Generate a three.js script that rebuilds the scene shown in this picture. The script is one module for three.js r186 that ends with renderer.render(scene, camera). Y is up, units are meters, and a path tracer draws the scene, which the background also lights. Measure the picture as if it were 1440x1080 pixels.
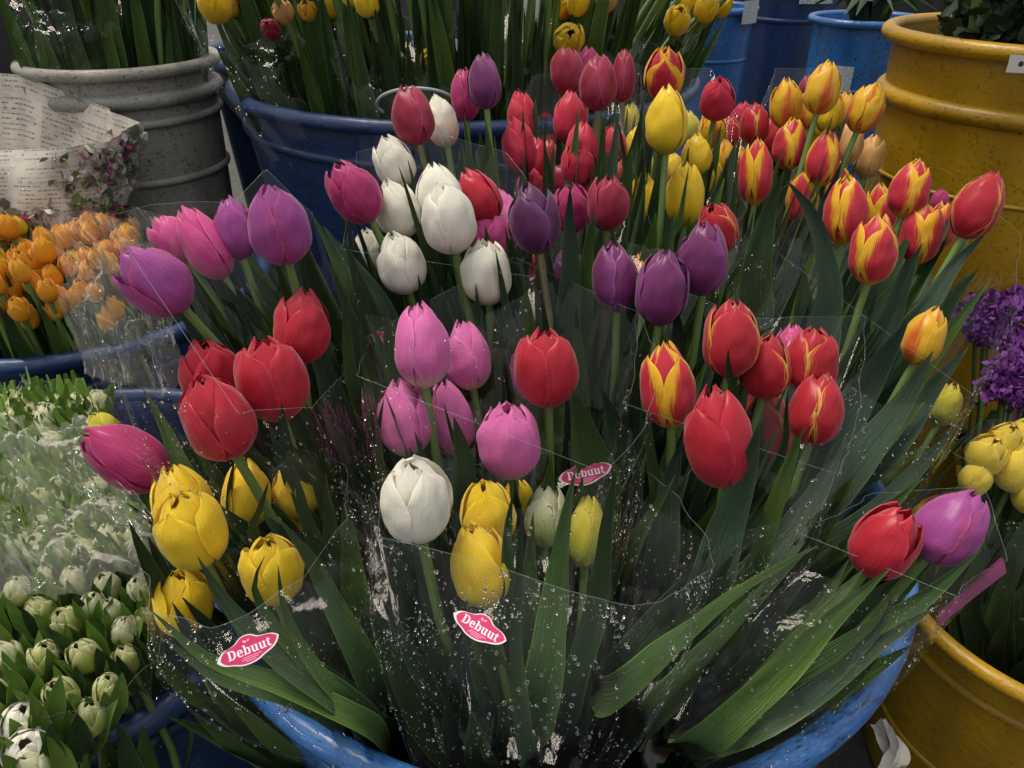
import * as THREE from 'three';
import { mergeGeometries } from 'three/addons/utils/BufferGeometryUtils.js';
import { createNoise2D, createNoise3D } from 'simplex-noise';

// ---------------------------------------------------------------- camera, sky, sun, exposure
const scene = new THREE.Scene();
const CAM = new THREE.Vector3(0, 0.95, 0), PITCH = 31 * Math.PI / 180, F = 1100;
const camera = new THREE.PerspectiveCamera(2 * Math.atan(540 / F) * 180 / Math.PI, 4 / 3, 0.02, 200);
camera.position.copy(CAM);
camera.rotation.x = -PITCH;
camera.updateMatrixWorld(true);

const renderer = new THREE.WebGLRenderer({ antialias: true });
renderer.setSize(1024, 768);
renderer.toneMapping = THREE.LinearToneMapping;
renderer.toneMappingExposure = 2.15;
renderer.shadowMap.enabled = true;

{ // overcast sky: brighter overhead than at the horizon
  const w = 64, h = 64, d = new Float32Array(w * h * 4);
  for (let j = 0; j < h; j++) for (let i = 0; i < w; i++) {
    const el = ((j + 0.5) / h - 0.5) * Math.PI, k = (j * w + i) * 4;
    const l = el > 0 ? 0.5 * (1 + 2 * Math.sin(el)) / 3 : 0.05;
    d[k] = l * 1.0; d[k + 1] = l * 1.0; d[k + 2] = l * 1.02; d[k + 3] = 1;
  }
  const t = new THREE.DataTexture(d, w, h, THREE.RGBAFormat, THREE.FloatType);
  t.mapping = THREE.EquirectangularReflectionMapping; t.magFilter = t.minFilter = THREE.LinearFilter; t.needsUpdate = true;
  scene.background = t; scene.environment = t;
}
const sun = new THREE.DirectionalLight(0xfff2e0, 1.5);
sun.position.set(-0.75, 2.6, -1.15); sun.target.position.set(0, 0.3, -0.8);
sun.castShadow = true; sun.shadow.radius = 45;
Object.assign(sun.shadow.camera, { left: -2.5, right: 2.5, top: 2.5, bottom: -2.5, near: 0.1, far: 8 });
sun.shadow.mapSize.set(2048, 2048);
scene.add(sun, sun.target);

// ---------------------------------------------------------------- helpers
let seed = 12345;
const rnd = () => { seed = (seed * 1664525 + 1013904223) >>> 0; return seed / 4294967296; };
const rr = (a, b) => a + (b - a) * rnd();
const n2 = createNoise2D(rnd), n3 = createNoise3D(rnd);
const V = (x, y, z) => new THREE.Vector3(x, y, z);
const clamp = (x, a, b) => Math.min(b, Math.max(a, x));
const smooth = (a, b, x) => { const t = clamp((x - a) / (b - a), 0, 1); return t * t * (3 - 2 * t); };
const lerp = (a, b, t) => a + (b - a) * t;
const FWD = V(0, -Math.sin(PITCH), -Math.cos(PITCH)), UPV = V(0, Math.cos(PITCH), -Math.sin(PITCH));
// pixel (of the 1440 x 1080 photograph) and distance along the view -> point of the place
const P = (u, v, t) => CAM.clone().addScaledVector(FWD, t).addScaledVector(V(1, 0, 0), t * (u - 720) / F).addScaledVector(UPV, -t * (v - 540) / F);
const atHeight = (u, v, y) => { const d = P(u, v, 1).sub(CAM); return CAM.clone().addScaledVector(d, (y - CAM.y) / d.y); };

const taken = {};
const numbered = (n) => { const k = (taken[n] ??= 0); taken[n]++; return k ? `${n}_${String(k).padStart(3, '0')}` : n; };
function tag(o, label, category, group, kind) {
  if (label) o.userData.label = label;
  if (category) o.userData.category = category;
  if (group) o.userData.group = group;
  if (kind) o.userData.kind = kind;
  return o;
}
function thing(name, label, category, pos, group) {
  const g = new THREE.Group(); g.name = numbered(name); g.position.copy(pos); scene.add(g);
  return tag(g, label, category, group);
}
function part(name, geo, mat, parent) {
  const m = new THREE.Mesh(geo, mat); m.name = name; m.castShadow = m.receiveShadow = true; parent.add(m); return m;
}
function structure(name, geo, mat) {
  const m = part(numbered(name), geo, mat, scene); m.userData.kind = 'structure'; return m;
}

function tex(w, h, fn, srgb = true, wrap = false) {
  const d = new Uint8Array(w * h * 4);
  for (let j = 0; j < h; j++) for (let i = 0; i < w; i++) {
    const c = fn((i + 0.5) / w, (j + 0.5) / h), k = (j * w + i) * 4;
    for (let q = 0; q < 3; q++) d[k + q] = clamp(Math.round((c[q] ?? c[0]) * 255), 0, 255);
    d[k + 3] = 255;
  }
  const t = new THREE.DataTexture(d, w, h);
  t.colorSpace = srgb ? THREE.SRGBColorSpace : THREE.NoColorSpace;
  t.magFilter = THREE.LinearFilter; t.minFilter = THREE.LinearMipmapLinearFilter; t.generateMipmaps = true;
  t.wrapS = t.wrapT = wrap ? THREE.RepeatWrapping : THREE.ClampToEdgeWrapping; t.needsUpdate = true;
  return t;
}
const mix3 = (a, b, t) => [lerp(a[0], b[0], t), lerp(a[1], b[1], t), lerp(a[2], b[2], t)];
const scale3 = (a, k) => [a[0] * k, a[1] * k, a[2] * k];
const hex = (h) => [(h >> 16) / 255, ((h >> 8) & 255) / 255, (h & 255) / 255];

function gridGeo(nu, nv, fn) { // fn(a, b) -> Vector3, a across 0..1, b along 0..1
  const p = [], uv = [], ix = [];
  for (let j = 0; j <= nv; j++) for (let i = 0; i <= nu; i++) {
    const q = fn(i / nu, j / nv); p.push(q.x, q.y, q.z); uv.push(i / nu, j / nv);
  }
  for (let j = 0; j < nv; j++) for (let i = 0; i < nu; i++) {
    const a = j * (nu + 1) + i, b = a + 1, c = a + nu + 1, d = c + 1;
    ix.push(a, b, d, a, d, c);
  }
  const g = new THREE.BufferGeometry();
  g.setAttribute('position', new THREE.Float32BufferAttribute(p, 3));
  g.setAttribute('uv', new THREE.Float32BufferAttribute(uv, 2));
  g.setIndex(ix); g.computeVertexNormals();
  return g;
}
function tube(pts, r, seg = 14, rad = 8, r2 = r, closed = false) {
  const c = pts.getPointAt ? pts : new THREE.CatmullRomCurve3(pts, closed);
  const g = new THREE.TubeGeometry(c, seg, 1, rad, closed);
  const p = g.attributes.position, n = g.attributes.normal;
  for (let i = 0; i < p.count; i++) {
    const k = lerp(r, r2, Math.floor(i / (rad + 1)) / seg) - 1;
    p.setXYZ(i, p.getX(i) + n.getX(i) * k, p.getY(i) + n.getY(i) * k, p.getZ(i) + n.getZ(i) * k);
  }
  return g;
}

// ---------------------------------------------------------------- materials
const petalBump = tex(128, 128, (x, y) => {
  const t = x * 2 - 1;
  return [0.5 + 0.22 * n2(x * 46 + 0.4 * n2(y * 3, x * 5), y * 2.2) + 0.16 * n2(x * 17, y * 1.6) + 0.1 * n2(x * 9, y * 11) - 0.2 * Math.exp(-((t / 0.04) ** 2))];
}, false);
const streak = (t, s, f = 22, k = 0) => n2(t * f + k, s * 1.6 + k) * 0.5 + n2(t * f * 2.3 - k, s * 2.4) * 0.3;
const pigment = {
  yellow: (t, s) => mix3(mix3(hex(0xf0d424), hex(0xe6bd16), 0.5 + 0.5 * streak(t, s)), hex(0x9aa51e), clamp(smooth(0.22, 0.0, s + 0.08 * streak(t, s)) * 0.8 + (Math.abs(t) < 0.22 ? 0.3 * smooth(0.5, 0.05, s) * (0.5 + streak(t, s, 30)) : 0), 0, 1)),
  yellowgreen: (t, s) => mix3(mix3(hex(0xd9cf4e), hex(0xc9b92e), 0.5 + 0.5 * streak(t, s)), hex(0x8aa03a), clamp(smooth(0.7, 0.1, s + 0.25 * streak(t, s)) * 0.8, 0, 1)),
  red: (t, s) => mix3(mix3(hex(0xc4162f), hex(0xaa0d26), 0.5 + 0.5 * streak(t, s)), hex(0xc23a58), clamp(0.35 + 0.5 * streak(t, s, 6, 3), 0, 1) * 0.45),
  rose: (t, s) => mix3(mix3(hex(0xd4304e), hex(0xbc1c3c), 0.5 + 0.5 * streak(t, s)), hex(0x9c1a3e), clamp(smooth(0.4, 0, s) + 0.3 * streak(t, s, 9), 0, 1) * 0.7),
  crimson: (t, s) => mix3(mix3(hex(0xa3183c), hex(0x82102f), 0.5 + 0.5 * streak(t, s)), hex(0xb8476e), clamp(Math.abs(t) * 1.3 - 0.55 + 0.4 * streak(t, s, 12), 0, 1) * 0.7),
  magenta: (t, s) => mix3(mix3(hex(0xc2327c), hex(0xa0205c), 0.5 + 0.5 * streak(t, s)), hex(0x8a1746), clamp(0.3 + streak(t, s, 7, 5), 0, 1) * 0.5),
  pink: (t, s) => mix3(mix3(hex(0xe27cba), hex(0xd05ea4), 0.5 + 0.5 * streak(t, s)), hex(0xe9dfae), clamp(smooth(0.26, 0.02, s + 0.1 * streak(t, s)), 0, 1) * 0.85),
  hotpink: (t, s) => mix3(hex(0xdd5a9c), hex(0xc43f83), 0.5 + 0.5 * streak(t, s)),
  lilac: (t, s) => mix3(mix3(hex(0xae52a0), hex(0x943c86), 0.5 + 0.5 * streak(t, s)), hex(0xa63a6e), clamp(smooth(0.5, 1, Math.abs(t) + 0.5 * streak(t, s, 5, 9)), 0, 1) * 0.6),
  purple: (t, s) => mix3(mix3(hex(0x7c2a6c), hex(0x641e56), 0.5 + 0.5 * streak(t, s)), hex(0x8f4590), clamp(Math.abs(t) * 1.4 - 0.7 + 0.4 * streak(t, s), 0, 1)),
  plum: (t, s) => mix3(mix3(hex(0x5e1c58), hex(0x471244), 0.5 + 0.5 * streak(t, s)), hex(0x7c4a86), clamp(Math.abs(t) * 1.5 - 0.85 + 0.3 * streak(t, s), 0, 1)),
  white: (t, s) => mix3(mix3(hex(0xf1efe4), hex(0xe4e1d0), 0.5 + 0.5 * streak(t, s)), hex(0xc9cfa0), clamp(smooth(0.25, 0, s + 0.1 * streak(t, s)) * 0.7 + (Math.abs(t) < 0.12 ? 0.12 * (1 + streak(t, s)) : 0), 0, 1)),
  whitepink: (t, s) => mix3(mix3(hex(0xf0ebdd), hex(0xe6dfcc), 0.5 + 0.5 * streak(t, s)), hex(0xe7a99c), clamp(smooth(0.7, 0.1, s + 0.25 * streak(t, s)) * (0.25 + 0.5 * (Math.abs(t) < 0.6)), 0, 1)),
  whitegreen: (t, s) => mix3(mix3(hex(0xe6e6cc), hex(0xd0d2a4), 0.5 + 0.5 * streak(t, s)), hex(0x8a9c40), clamp(smooth(0.95, 0.15, s + 0.3 * streak(t, s)) * (1.05 - 0.6 * Math.abs(t)), 0, 1)),
  striped: (t, s) => {
    const e = Math.abs(t), b = 0.74 - 0.5 * s * s + 0.22 * streak(t, s, 14, 1) + 0.12 * n2(t * 60, s * 3) - 0.25 * smooth(0.86, 1, s), red = smooth(0.12, -0.12, e - b) * smooth(0.02, 0.14, s + 0.05 * streak(t, s));
    return mix3(mix3(hex(0xe6b91e), hex(0xdfa616), 0.5 + 0.5 * streak(t, s)), mix3(hex(0xbd1a2c), hex(0xc6304e), clamp(0.4 + 0.6 * streak(t, s, 8), 0, 1)), red);
  },
  flame: (t, s) => {
    const e = Math.abs(t), red = smooth(0.2, -0.2, e - (0.5 - 0.55 * s) + 0.3 * streak(t, s, 10, 2));
    return mix3(mix3(hex(0xe8c020), hex(0xd9a31a), 0.5 + 0.5 * streak(t, s)), hex(0xc9561c), red * 0.9);
  },
  redstripe: (t, s) => {
    const e = Math.abs(t), y = smooth(0.8, 0.97, e + 0.1 * n2(t * 50, s * 4) + 0.16 * streak(t, s, 9, 4) + 0.08 * (s - 0.5));
    return mix3(mix3(hex(0xc01a30), hex(0xa50f26), 0.5 + 0.5 * streak(t, s)), hex(0xd9b43c), y * 0.9);
  },
  budgreen: (t, s) => mix3(mix3(hex(0xb4bb5c), hex(0x8d9a38), 0.5 + 0.5 * streak(t, s)), hex(0xdedfb8), clamp(smooth(0.6, 1, s + 0.35 * streak(t, s, 9)) * 0.8 + smooth(0.75, 1, Math.abs(t)) * 0.4, 0, 1)),
  orange: (t, s) => mix3(mix3(hex(0xf4b21c), hex(0xe08e10), 0.5 + 0.5 * streak(t, s)), hex(0xe9c33c), clamp(streak(t, s, 7), 0, 1)),
  cream: (t, s) => mix3(mix3(hex(0xf1de62), hex(0xe7cb3d), 0.5 + 0.5 * streak(t, s)), hex(0xeeeac0), clamp(smooth(0.45, 0.05, s + 0.2 * streak(t, s)), 0, 1)),
  buff: (t, s) => mix3(mix3(hex(0xd9b46a), hex(0xcf9d5c), 0.5 + 0.5 * streak(t, s)), hex(0xcf6f52), clamp(0.5 - Math.abs(t) + 0.4 * streak(t, s), 0, 1) * 0.6),
};
const petalMat = {};
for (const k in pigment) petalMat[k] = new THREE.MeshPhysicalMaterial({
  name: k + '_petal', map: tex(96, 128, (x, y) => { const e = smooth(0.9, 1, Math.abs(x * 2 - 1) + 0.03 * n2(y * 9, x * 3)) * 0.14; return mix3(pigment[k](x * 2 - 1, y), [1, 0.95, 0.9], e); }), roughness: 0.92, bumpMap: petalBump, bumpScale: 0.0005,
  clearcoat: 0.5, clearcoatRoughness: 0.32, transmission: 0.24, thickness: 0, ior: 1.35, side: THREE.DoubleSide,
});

const leafTex = (a, b, c) => tex(128, 256, (x, y) => {
  const vein = n2(x * 60, y * 1.2) * 0.3 + n2(x * 23, y * 0.8) * 0.3, patch = n2(x * 2 + 3, y * 4) * 0.6 + n2(x * 9 + 7, y * 16) * 0.4 + n2(x * 30, y * 60) * 0.15;
  let q = mix3(hex(a), hex(b), clamp(0.5 + 0.32 * vein + 0.45 * patch, 0, 1));
  q = mix3(q, hex(c), smooth(0.90, 1.0, Math.abs(x * 2 - 1)) * 0.55 + smooth(0.97, 1, y) * 0.4);
  return q;
});
const leafBump = tex(128, 128, (x, y) => [0.5 + 0.3 * n2(x * 40, y * 1.5) + 0.15 * n2(x * 12, y * 6) - 0.3 * Math.exp(-(((x - 0.5) / 0.02) ** 2))], false);
const leafMats = [[0x2f4a24, 0x203818, 0x6e863c], [0x3a5a22, 0x284418, 0x7d933c], [0x3c5840, 0x2a4030, 0x748c58], [0x4a6c20, 0x365616, 0x86a03a]].map(([a, b, c], i) => new THREE.MeshPhysicalMaterial({
  name: 'tulip_leaf_' + i, map: leafTex(a, b, c), roughness: 0.9, clearcoat: 0.2, clearcoatRoughness: 0.34, bumpMap: leafBump, bumpScale: 0.0012, side: THREE.DoubleSide,
}));
const freshLeaf = new THREE.MeshPhysicalMaterial({ name: 'fresh_bud_leaf', map: leafTex(0x6d8f30, 0x527424, 0xa4b85a), roughness: 0.9, clearcoat: 0.2, clearcoatRoughness: 0.34, side: THREE.DoubleSide });
const stemMat = new THREE.MeshStandardMaterial({ name: 'tulip_stem', map: tex(32, 128, (x, y) => mix3(hex(0x6f8a4a), hex(0x587339), 0.5 + 0.5 * n2(x * 6, y * 12)), true, true), roughness: 0.5 });
const stemDark = new THREE.MeshStandardMaterial({ name: 'plum_stem', map: tex(32, 128, (x, y) => mix3(hex(0x6f7a4a), hex(0x5d4a44), clamp(0.4 + 0.6 * n2(x * 4, y * 5), 0, 1)), true, true), roughness: 0.5 });

const filmBump = tex(256, 256, (x, y) => {
  const r = (f, k) => 1 - Math.abs(n2(x * f + k, y * f - k));
  return [0.45 * r(5, 1) ** 4 + 0.35 * r(11, 4) ** 5 + 0.2 * r(24, 9) ** 6];
}, false, true);
const film = new THREE.MeshPhysicalMaterial({ name: 'clear_cellophane', color: 0xffffff, roughness: 0.05, transmission: 1, thickness: 0, ior: 1.5, specularIntensity: 0.32, bumpMap: filmBump, bumpScale: 0.0002, side: THREE.DoubleSide });
const fogFilm = new THREE.MeshPhysicalMaterial({ name: 'misted_cellophane', color: 0xffffff, roughness: 0.5, transmission: 1, thickness: 0, ior: 1.5, specularIntensity: 0.36, bumpMap: filmBump, bumpScale: 0.0012, side: THREE.DoubleSide });
const edgeMat = new THREE.MeshPhysicalMaterial({ name: 'cut_film_edge', color: 0xdfe6e8, roughness: 0.15, transmission: 0.85, thickness: 0, ior: 1.5 });
const dropMat = new THREE.MeshPhysicalMaterial({ name: 'rain_water', color: 0xffffff, roughness: 0.0, transmission: 1, thickness: 0.001, ior: 1.33 });

const scuff = (base, dark, light, amt) => tex(512, 768, (x, y) => {
  const a = x * Math.PI * 2, cx = Math.cos(a) * 3, cz = Math.sin(a) * 3;
  let q = mix3(base, dark, clamp(0.35 + 0.5 * n3(cx * 0.7, y * 3, cz * 0.7), 0, 1) * 0.35);
  const sp = n3(cx * 9, y * 240, cz * 9) + 0.4 * n3(cx * 3, y * 60, cz * 3);
  q = mix3(q, dark, smooth(0.62, 0.8, sp) * amt);
  const sc = n3(cx * 14, y * 200, cz * 14) + 0.5 * n3(cx * 2 + 5, y * 30, cz * 2);
  q = mix3(q, light, smooth(0.75, 1.0, sc) * amt * 0.6);
  return q;
}, true, true);
const plasticBump = tex(512, 768, (x, y) => { const a = x * Math.PI * 2, cx = Math.cos(a) * 3, cz = Math.sin(a) * 3; return [0.5 + 0.2 * n3(cx * 9, y * 200, cz * 9) + 0.3 * n3(cx * 2, y * 40, cz * 2)]; }, false, true);
const plastic = (name, base, dark, light, amt, rough = 0.38) => new THREE.MeshPhysicalMaterial({ name, map: scuff(hex(base), hex(dark), hex(light), amt), roughness: rough, bumpMap: plasticBump, bumpScale: 0.0008, side: THREE.DoubleSide });
const bluePlastic = plastic('wet_blue_plastic', 0x3068a8, 0x14243f, 0x7d9fc4, 0.85, 0.3);
const navyPlastic = plastic('navy_plastic', 0x1f3a66, 0x161f2a, 0x5f7288, 0.8, 0.4);
const yellowPlastic = plastic('yellow_plastic', 0xaa840a, 0x4a370e, 0xb3954a, 0.4, 0.4);
const greyPlastic = plastic('grimy_white_plastic', 0xa09d93, 0x45433d, 0xc8c5ba, 0.8, 0.5);
const waterMat = new THREE.MeshPhysicalMaterial({ name: 'bucket_water', color: 0x1c2418, roughness: 0.05 });
const rope = new THREE.MeshStandardMaterial({ name: 'white_strap', color: 0xb9b5ac, roughness: 0.6 });

// ---------------------------------------------------------------- ground
{
  const g = new THREE.PlaneGeometry(120, 120, 1, 1); g.rotateX(-Math.PI / 2);
  const uv = g.attributes.uv; for (let i = 0; i < uv.count; i++) uv.setXY(i, uv.getX(i) * 80, uv.getY(i) * 80);
  structure('ground', g, new THREE.MeshStandardMaterial({ name: 'wet_asphalt', map: tex(512, 512, (x, y) => {
    const a = x * Math.PI * 2, b = y * Math.PI * 2, c = [Math.cos(a), Math.sin(a), Math.cos(b), Math.sin(b)];
    const k = 0.5 + 0.3 * n3(c[0] * 30 + c[2] * 17, c[1] * 30, c[3] * 30) + 0.25 * n3(c[0] * 4, c[1] * 4 + c[2] * 2, c[3] * 4);
    return mix3(hex(0x2c2b29), hex(0x46443f), clamp(k, 0, 1));
  }, true, true), roughness: 0.6 }));
}

// ---------------------------------------------------------------- buckets
function bucket(label, cx, cz, rimY, R, mat, { rings = [], lip = 0.016, taper = 0.8, group, name = 'bucket', cat = 'bucket', water = 0.5, lug = null, floor = 0.004 } = {}) {
  const t = thing(name, label, cat, V(cx, 0.002, cz), group);
  const rb = R * taper, H = rimY, rad = (y) => lerp(rb, R, y / H);
  const pr = [[0.001, 0.006], [rb - 0.012, 0.006], [rb - 0.004, 0.0], [rb, 0.004]];
  for (let i = 1; i <= 20; i++) { const y = (H - 0.012) * i / 20; pr.push([rad(y), y]); }
  for (let i = 20; i >= 1; i--) { const y = (H - 0.012) * i / 20; pr.push([rad(y) - 0.004, y]); }
  pr.push([rb - 0.006, 0.012], [0.001, 0.012]);
  part('body', new THREE.LatheGeometry(pr.map(([x, y]) => new THREE.Vector2(x, y)), 72), mat, t);
  const band = (y, r, h, d) => { // rounded ring round the wall
    const q = []; for (let i = 0; i <= 10; i++) { const a = -Math.PI / 2 + Math.PI * i / 10; q.push(new THREE.Vector2(r + d * Math.cos(a), y + h * Math.sin(a))); }
    q.push(new THREE.Vector2(r - 0.003, y + h)); q.unshift(new THREE.Vector2(r - 0.003, y - h));
    const bg = new THREE.LatheGeometry(q, 72); for (let i = 0, a = bg.attributes.uv; i < a.count; i++) a.setY(i, 0.3 + a.getY(i) * 0.04); return bg;
  };
  const rim = []; // rolled lip
  for (let i = 0; i <= 16; i++) { const a = -Math.PI * 0.35 + Math.PI * 1.45 * i / 16; rim.push(new THREE.Vector2(R + lip * 0.45 + lip * 0.75 * Math.cos(a), H - lip * 0.6 + lip * 0.75 * Math.sin(a))); }
  rim.push(new THREE.Vector2(R - 0.0045, H - lip * 1.3));
  const rg = new THREE.LatheGeometry(rim, 96); for (let i = 0, a = rg.attributes.uv; i < a.count; i++) a.setY(i, a.getY(i) * 0.07); part('rim', rg, mat, t);
  for (const [dy, h, d] of rings) part('ring', band(H - dy, rad(H - dy), h, d), mat, t);
  if (water) { const w = new THREE.CircleGeometry(rad(H * water) - 0.006, 48); w.rotateX(-Math.PI / 2); w.translate(0, H * water * 0.6, 0); part('water', w, waterMat, t); }
  if (lug) for (const a of lug) {
    const g = new THREE.BoxGeometry(0.03, 0.04, 0.02); g.translate(0, H - 0.05, R + 0.008); g.rotateY(a); part('handle_lug', g, mat, t);
  }
  return t;
}
const RIMY = CAM.y - 0.5;
const TUB = { x: 0.042, z: -0.625, R: 0.322, y: RIMY };
bucket('wide wet blue tub holding the mixed tulip bouquets', TUB.x, TUB.z, RIMY, TUB.R, bluePlastic, { rings: [[0.075, 0.006, 0.006]], lip: 0.015, name: 'tub', cat: 'tub', water: 0.4, taper: 0.86 });
const bx = (label, uc, v, R, t, mat, opt) => { const c = P(uc, v, t); return bucket(label, c.x, c.z, c.y, R, mat, opt); };
// the far row stands higher than the near one
const BACK = bx('broad navy tub packed with tall stemmed tulips, a pale wire hoop before it', 655, 102, 0.423, 1.5, navyPlastic, { rings: [[0.07, 0.008, 0.008]], lip: 0.016, name: 'tub', cat: 'tub', taper: 0.8, water: 0.45 });
const BACKB = bx('navy tub half hidden behind the tub of tall stemmed tulips', 470, 66, 0.28, 1.8, navyPlastic, { rings: [[0.06, 0.008, 0.008]], lip: 0.02, name: 'tub', cat: 'tub', water: 0.5 });
const WHITE = bx('grimy white bucket with ringed walls and tulip bunches in film', 168, 80, 0.162, 1.45, greyPlastic, { rings: [[0.055, 0.014, 0.014], [0.095, 0.008, 0.008], [0.2, 0.007, 0.007]], lip: 0.014, taper: 0.84, lug: [-0.75] });
const YB = bx('tall yellow bucket with bundles of curly dark greens', 1486, 44, 0.2, 1.05, yellowPlastic, { rings: [[0.085, 0.012, 0.012], [0.19, 0.003, 0.003]], lip: 0.014, taper: 0.82 });
const YL = bx('low yellow bucket standing on the ground under cream tulips', 1492, 832, 0.165, 0.86, yellowPlastic, { rings: [[0.055, 0.006, 0.006], [0.2, 0.004, 0.003]], lip: 0.012, taper: 0.82, lug: [0.42] });
const BL = bucket('dark blue bucket holding the white double tulips', -0.51, -0.617, CAM.y - 0.56, 0.29, navyPlastic, { rings: [[0.05, 0.006, 0.006]], lip: 0.016, taper: 0.82 });
const OR = bucket('dark blue bucket holding the orange tulips', -0.70, -1.18, CAM.y - 0.505, 0.28, navyPlastic, { rings: [[0.06, 0.006, 0.006]], lip: 0.016, taper: 0.84 });
const NB = bx('blue bucket under the newspaper wrapped bunch', 20, 330, 0.17, 1.75, bluePlastic, { lip: 0.014 });
const FB1 = bx('tall blue bucket at the back beside the sprawling bunches', 1000, 8, 0.125, 2.3, bluePlastic, { rings: [[0.14, 0.005, 0.004]], lip: 0.012 });
const FB2 = bx('tall blue bucket at the back between two others', 1118, -14, 0.14, 2.5, navyPlastic, { rings: [[0.08, 0.008, 0.008]], lip: 0.012 });
const FB3 = bx('tall blue bucket at the back with a paper sticker', 1222, 24, 0.13, 1.95, bluePlastic, { rings: [[0.16, 0.005, 0.004]], lip: 0.012 });
const PB = bx('small dark bucket holding purple flowers', 1500, 600, 0.16, 1.2, navyPlastic, { lip: 0.012 });

// ---------------------------------------------------------------- tulip heads
const prof = new THREE.SplineCurve([[0, 0.06], [0.035, 0.2], [0.11, 0.345], [0.22, 0.455], [0.36, 0.497], [0.5, 0.485], [0.63, 0.44], [0.76, 0.358], [0.87, 0.25], [0.95, 0.15], [1, 0.07]].map((a) => new THREE.Vector2(...a)));
const profN = prof.getPoints(200);
const profR = (s) => { for (let i = 1; i < profN.length; i++) if (profN[i].x >= s) { const a = profN[i - 1], b = profN[i]; return lerp(a.y, b.y, (s - a.x) / Math.max(1e-6, b.x - a.x)); } return 0.07; };
function petalGeo(phi, outer, open, len, wide, sd, nu = 14, nv = 18) {
  const fr = (x) => x - Math.floor(x), k1 = fr(sd * 7.31), k2 = fr(sd * 3.77), k3 = fr(sd * 5.13), side = k1 > 0.5 ? 1 : -1;
  const wmax = (outer ? 0.56 : 0.54) * wide, pt = outer ? lerp(1.55, 2.3, k3) : 3.2;
  return gridGeo(nu, nv, (a, b) => {
    const t = a * 2 - 1, s = b, top = s * len; // height within the whole head
    let h = s < 0.42 ? lerp(0.12, 1, Math.sin(s / 0.42 * Math.PI / 2) ** 0.9) : Math.max(0, 1 - ((s - 0.42) / 0.58) ** pt) ** 0.8;
    h = h * wmax + 0.004;
    const R0 = profR(Math.min(1, top)) * (outer ? 1 : 0.93);
    let R = R0 + (outer ? 0.018 * smooth(0.02, 0.3, s) : -0.012) + open * 0.2 * s * s;
    const ang = Math.min(1.3, h / Math.max(0.26, R0));
    const y = top - 0.05 * t * t * smooth(0.5, 1, s) * len;
    const up = smooth(0.4, 0.85, s);
    R += (outer ? 0.028 : 0.008) * (t * t) * smooth(0.25, 0.8, s) * (0.5 + k2);        // free edges stand off
    R += (outer ? 0.03 : 0.015) * (1 - Math.min(1, Math.abs(t) * 1.6)) * smooth(0.5, 0.8, s) * (1 - smooth(0.93, 1, s) * 0.4); // keel towards the point
    R -= (outer ? 0.018 : 0.01) * Math.exp(-((t / 0.1) ** 2)) * smooth(0.05, 0.2, s) * (1 - smooth(0.4, 0.6, s));     // crease low down
    R += 0.022 * side * t * smooth(0.1, 0.4, s) * (0.4 + k3);                           // one edge over, one under
    R += 0.02 * n2(s * 2.2 + sd * 9, t * 1.3 + sd * 5) * smooth(0.05, 0.3, s) + 0.007 * n2(s * 5 + sd, t * 4 + sd * 2) * up;
    R += (outer ? 0.05 : 0.02) * (k2 - 0.5) * smooth(0.88, 1, s);
    R = Math.max(0.03, R);
    const f = phi + t * ang + 0.06 * n2(sd * 3, s * 2);
    return V(Math.sin(f) * R, y, Math.cos(f) * R);
  });
}
function headSet(open, n, sd, slim = 1) {
  const out = [], loose = Math.floor(rnd() * 3);
  for (let i = 0; i < 3; i++) out.push(petalGeo(i * 2.0944 + rr(-0.15, 0.15), true, open + (i === loose ? rr(0.1, 0.4) : rr(-0.08, 0.08)), rr(0.84, 0.98), rr(0.94, 1.06) * slim, sd + i * 1.37 + rnd(), n[0], n[1]));
  for (let i = 0; i < 3; i++) out.push(petalGeo(i * 2.0944 + 1.047 + rr(-0.15, 0.15), false, open * 0.5 + rr(-0.08, 0.06), rr(0.95, 1.02), rr(0.95, 1.05) * slim, sd + 5 + i * 2.11 + rnd(), n[0], n[1]));
  for (let i = 0; i < 3; i++) out.push(petalGeo(i * 2.0944 + rr(-0.2, 0.2), false, -0.1, rr(0.9, 0.96), 1.1, sd + 11 + i, 8, 10)); // tips tucked inside
  return out;
}
const HEADS = []; for (let i = 0; i < 10; i++) HEADS.push(headSet([0, 0.06, 0.16, -0.1, 0.4, 0.1, 0, 0.32, -0.06, 0.08][i], [14, 18], i * 2.3));
const SMALLHEADS = []; for (let i = 0; i < 4; i++) SMALLHEADS.push(headSet([0, 0.2, 0.1, 0.35][i], [7, 8], i * 3.1 + 50));
const WHOLE = SMALLHEADS.map((h) => mergeGeometries(h));

const Y = V(0, 1, 0);
function headGroup(parent, at, axis, W, L, kind, variant, spin, small = false) {
  const g = new THREE.Group(); g.name = 'flower_head'; g.position.copy(at);
  g.quaternion.setFromUnitVectors(Y, axis).multiply(new THREE.Quaternion().setFromAxisAngle(Y, spin));
  g.scale.set(W, L, W); parent.add(g);
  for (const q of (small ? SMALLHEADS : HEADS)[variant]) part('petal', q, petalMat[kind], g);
  return g;
}
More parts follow.
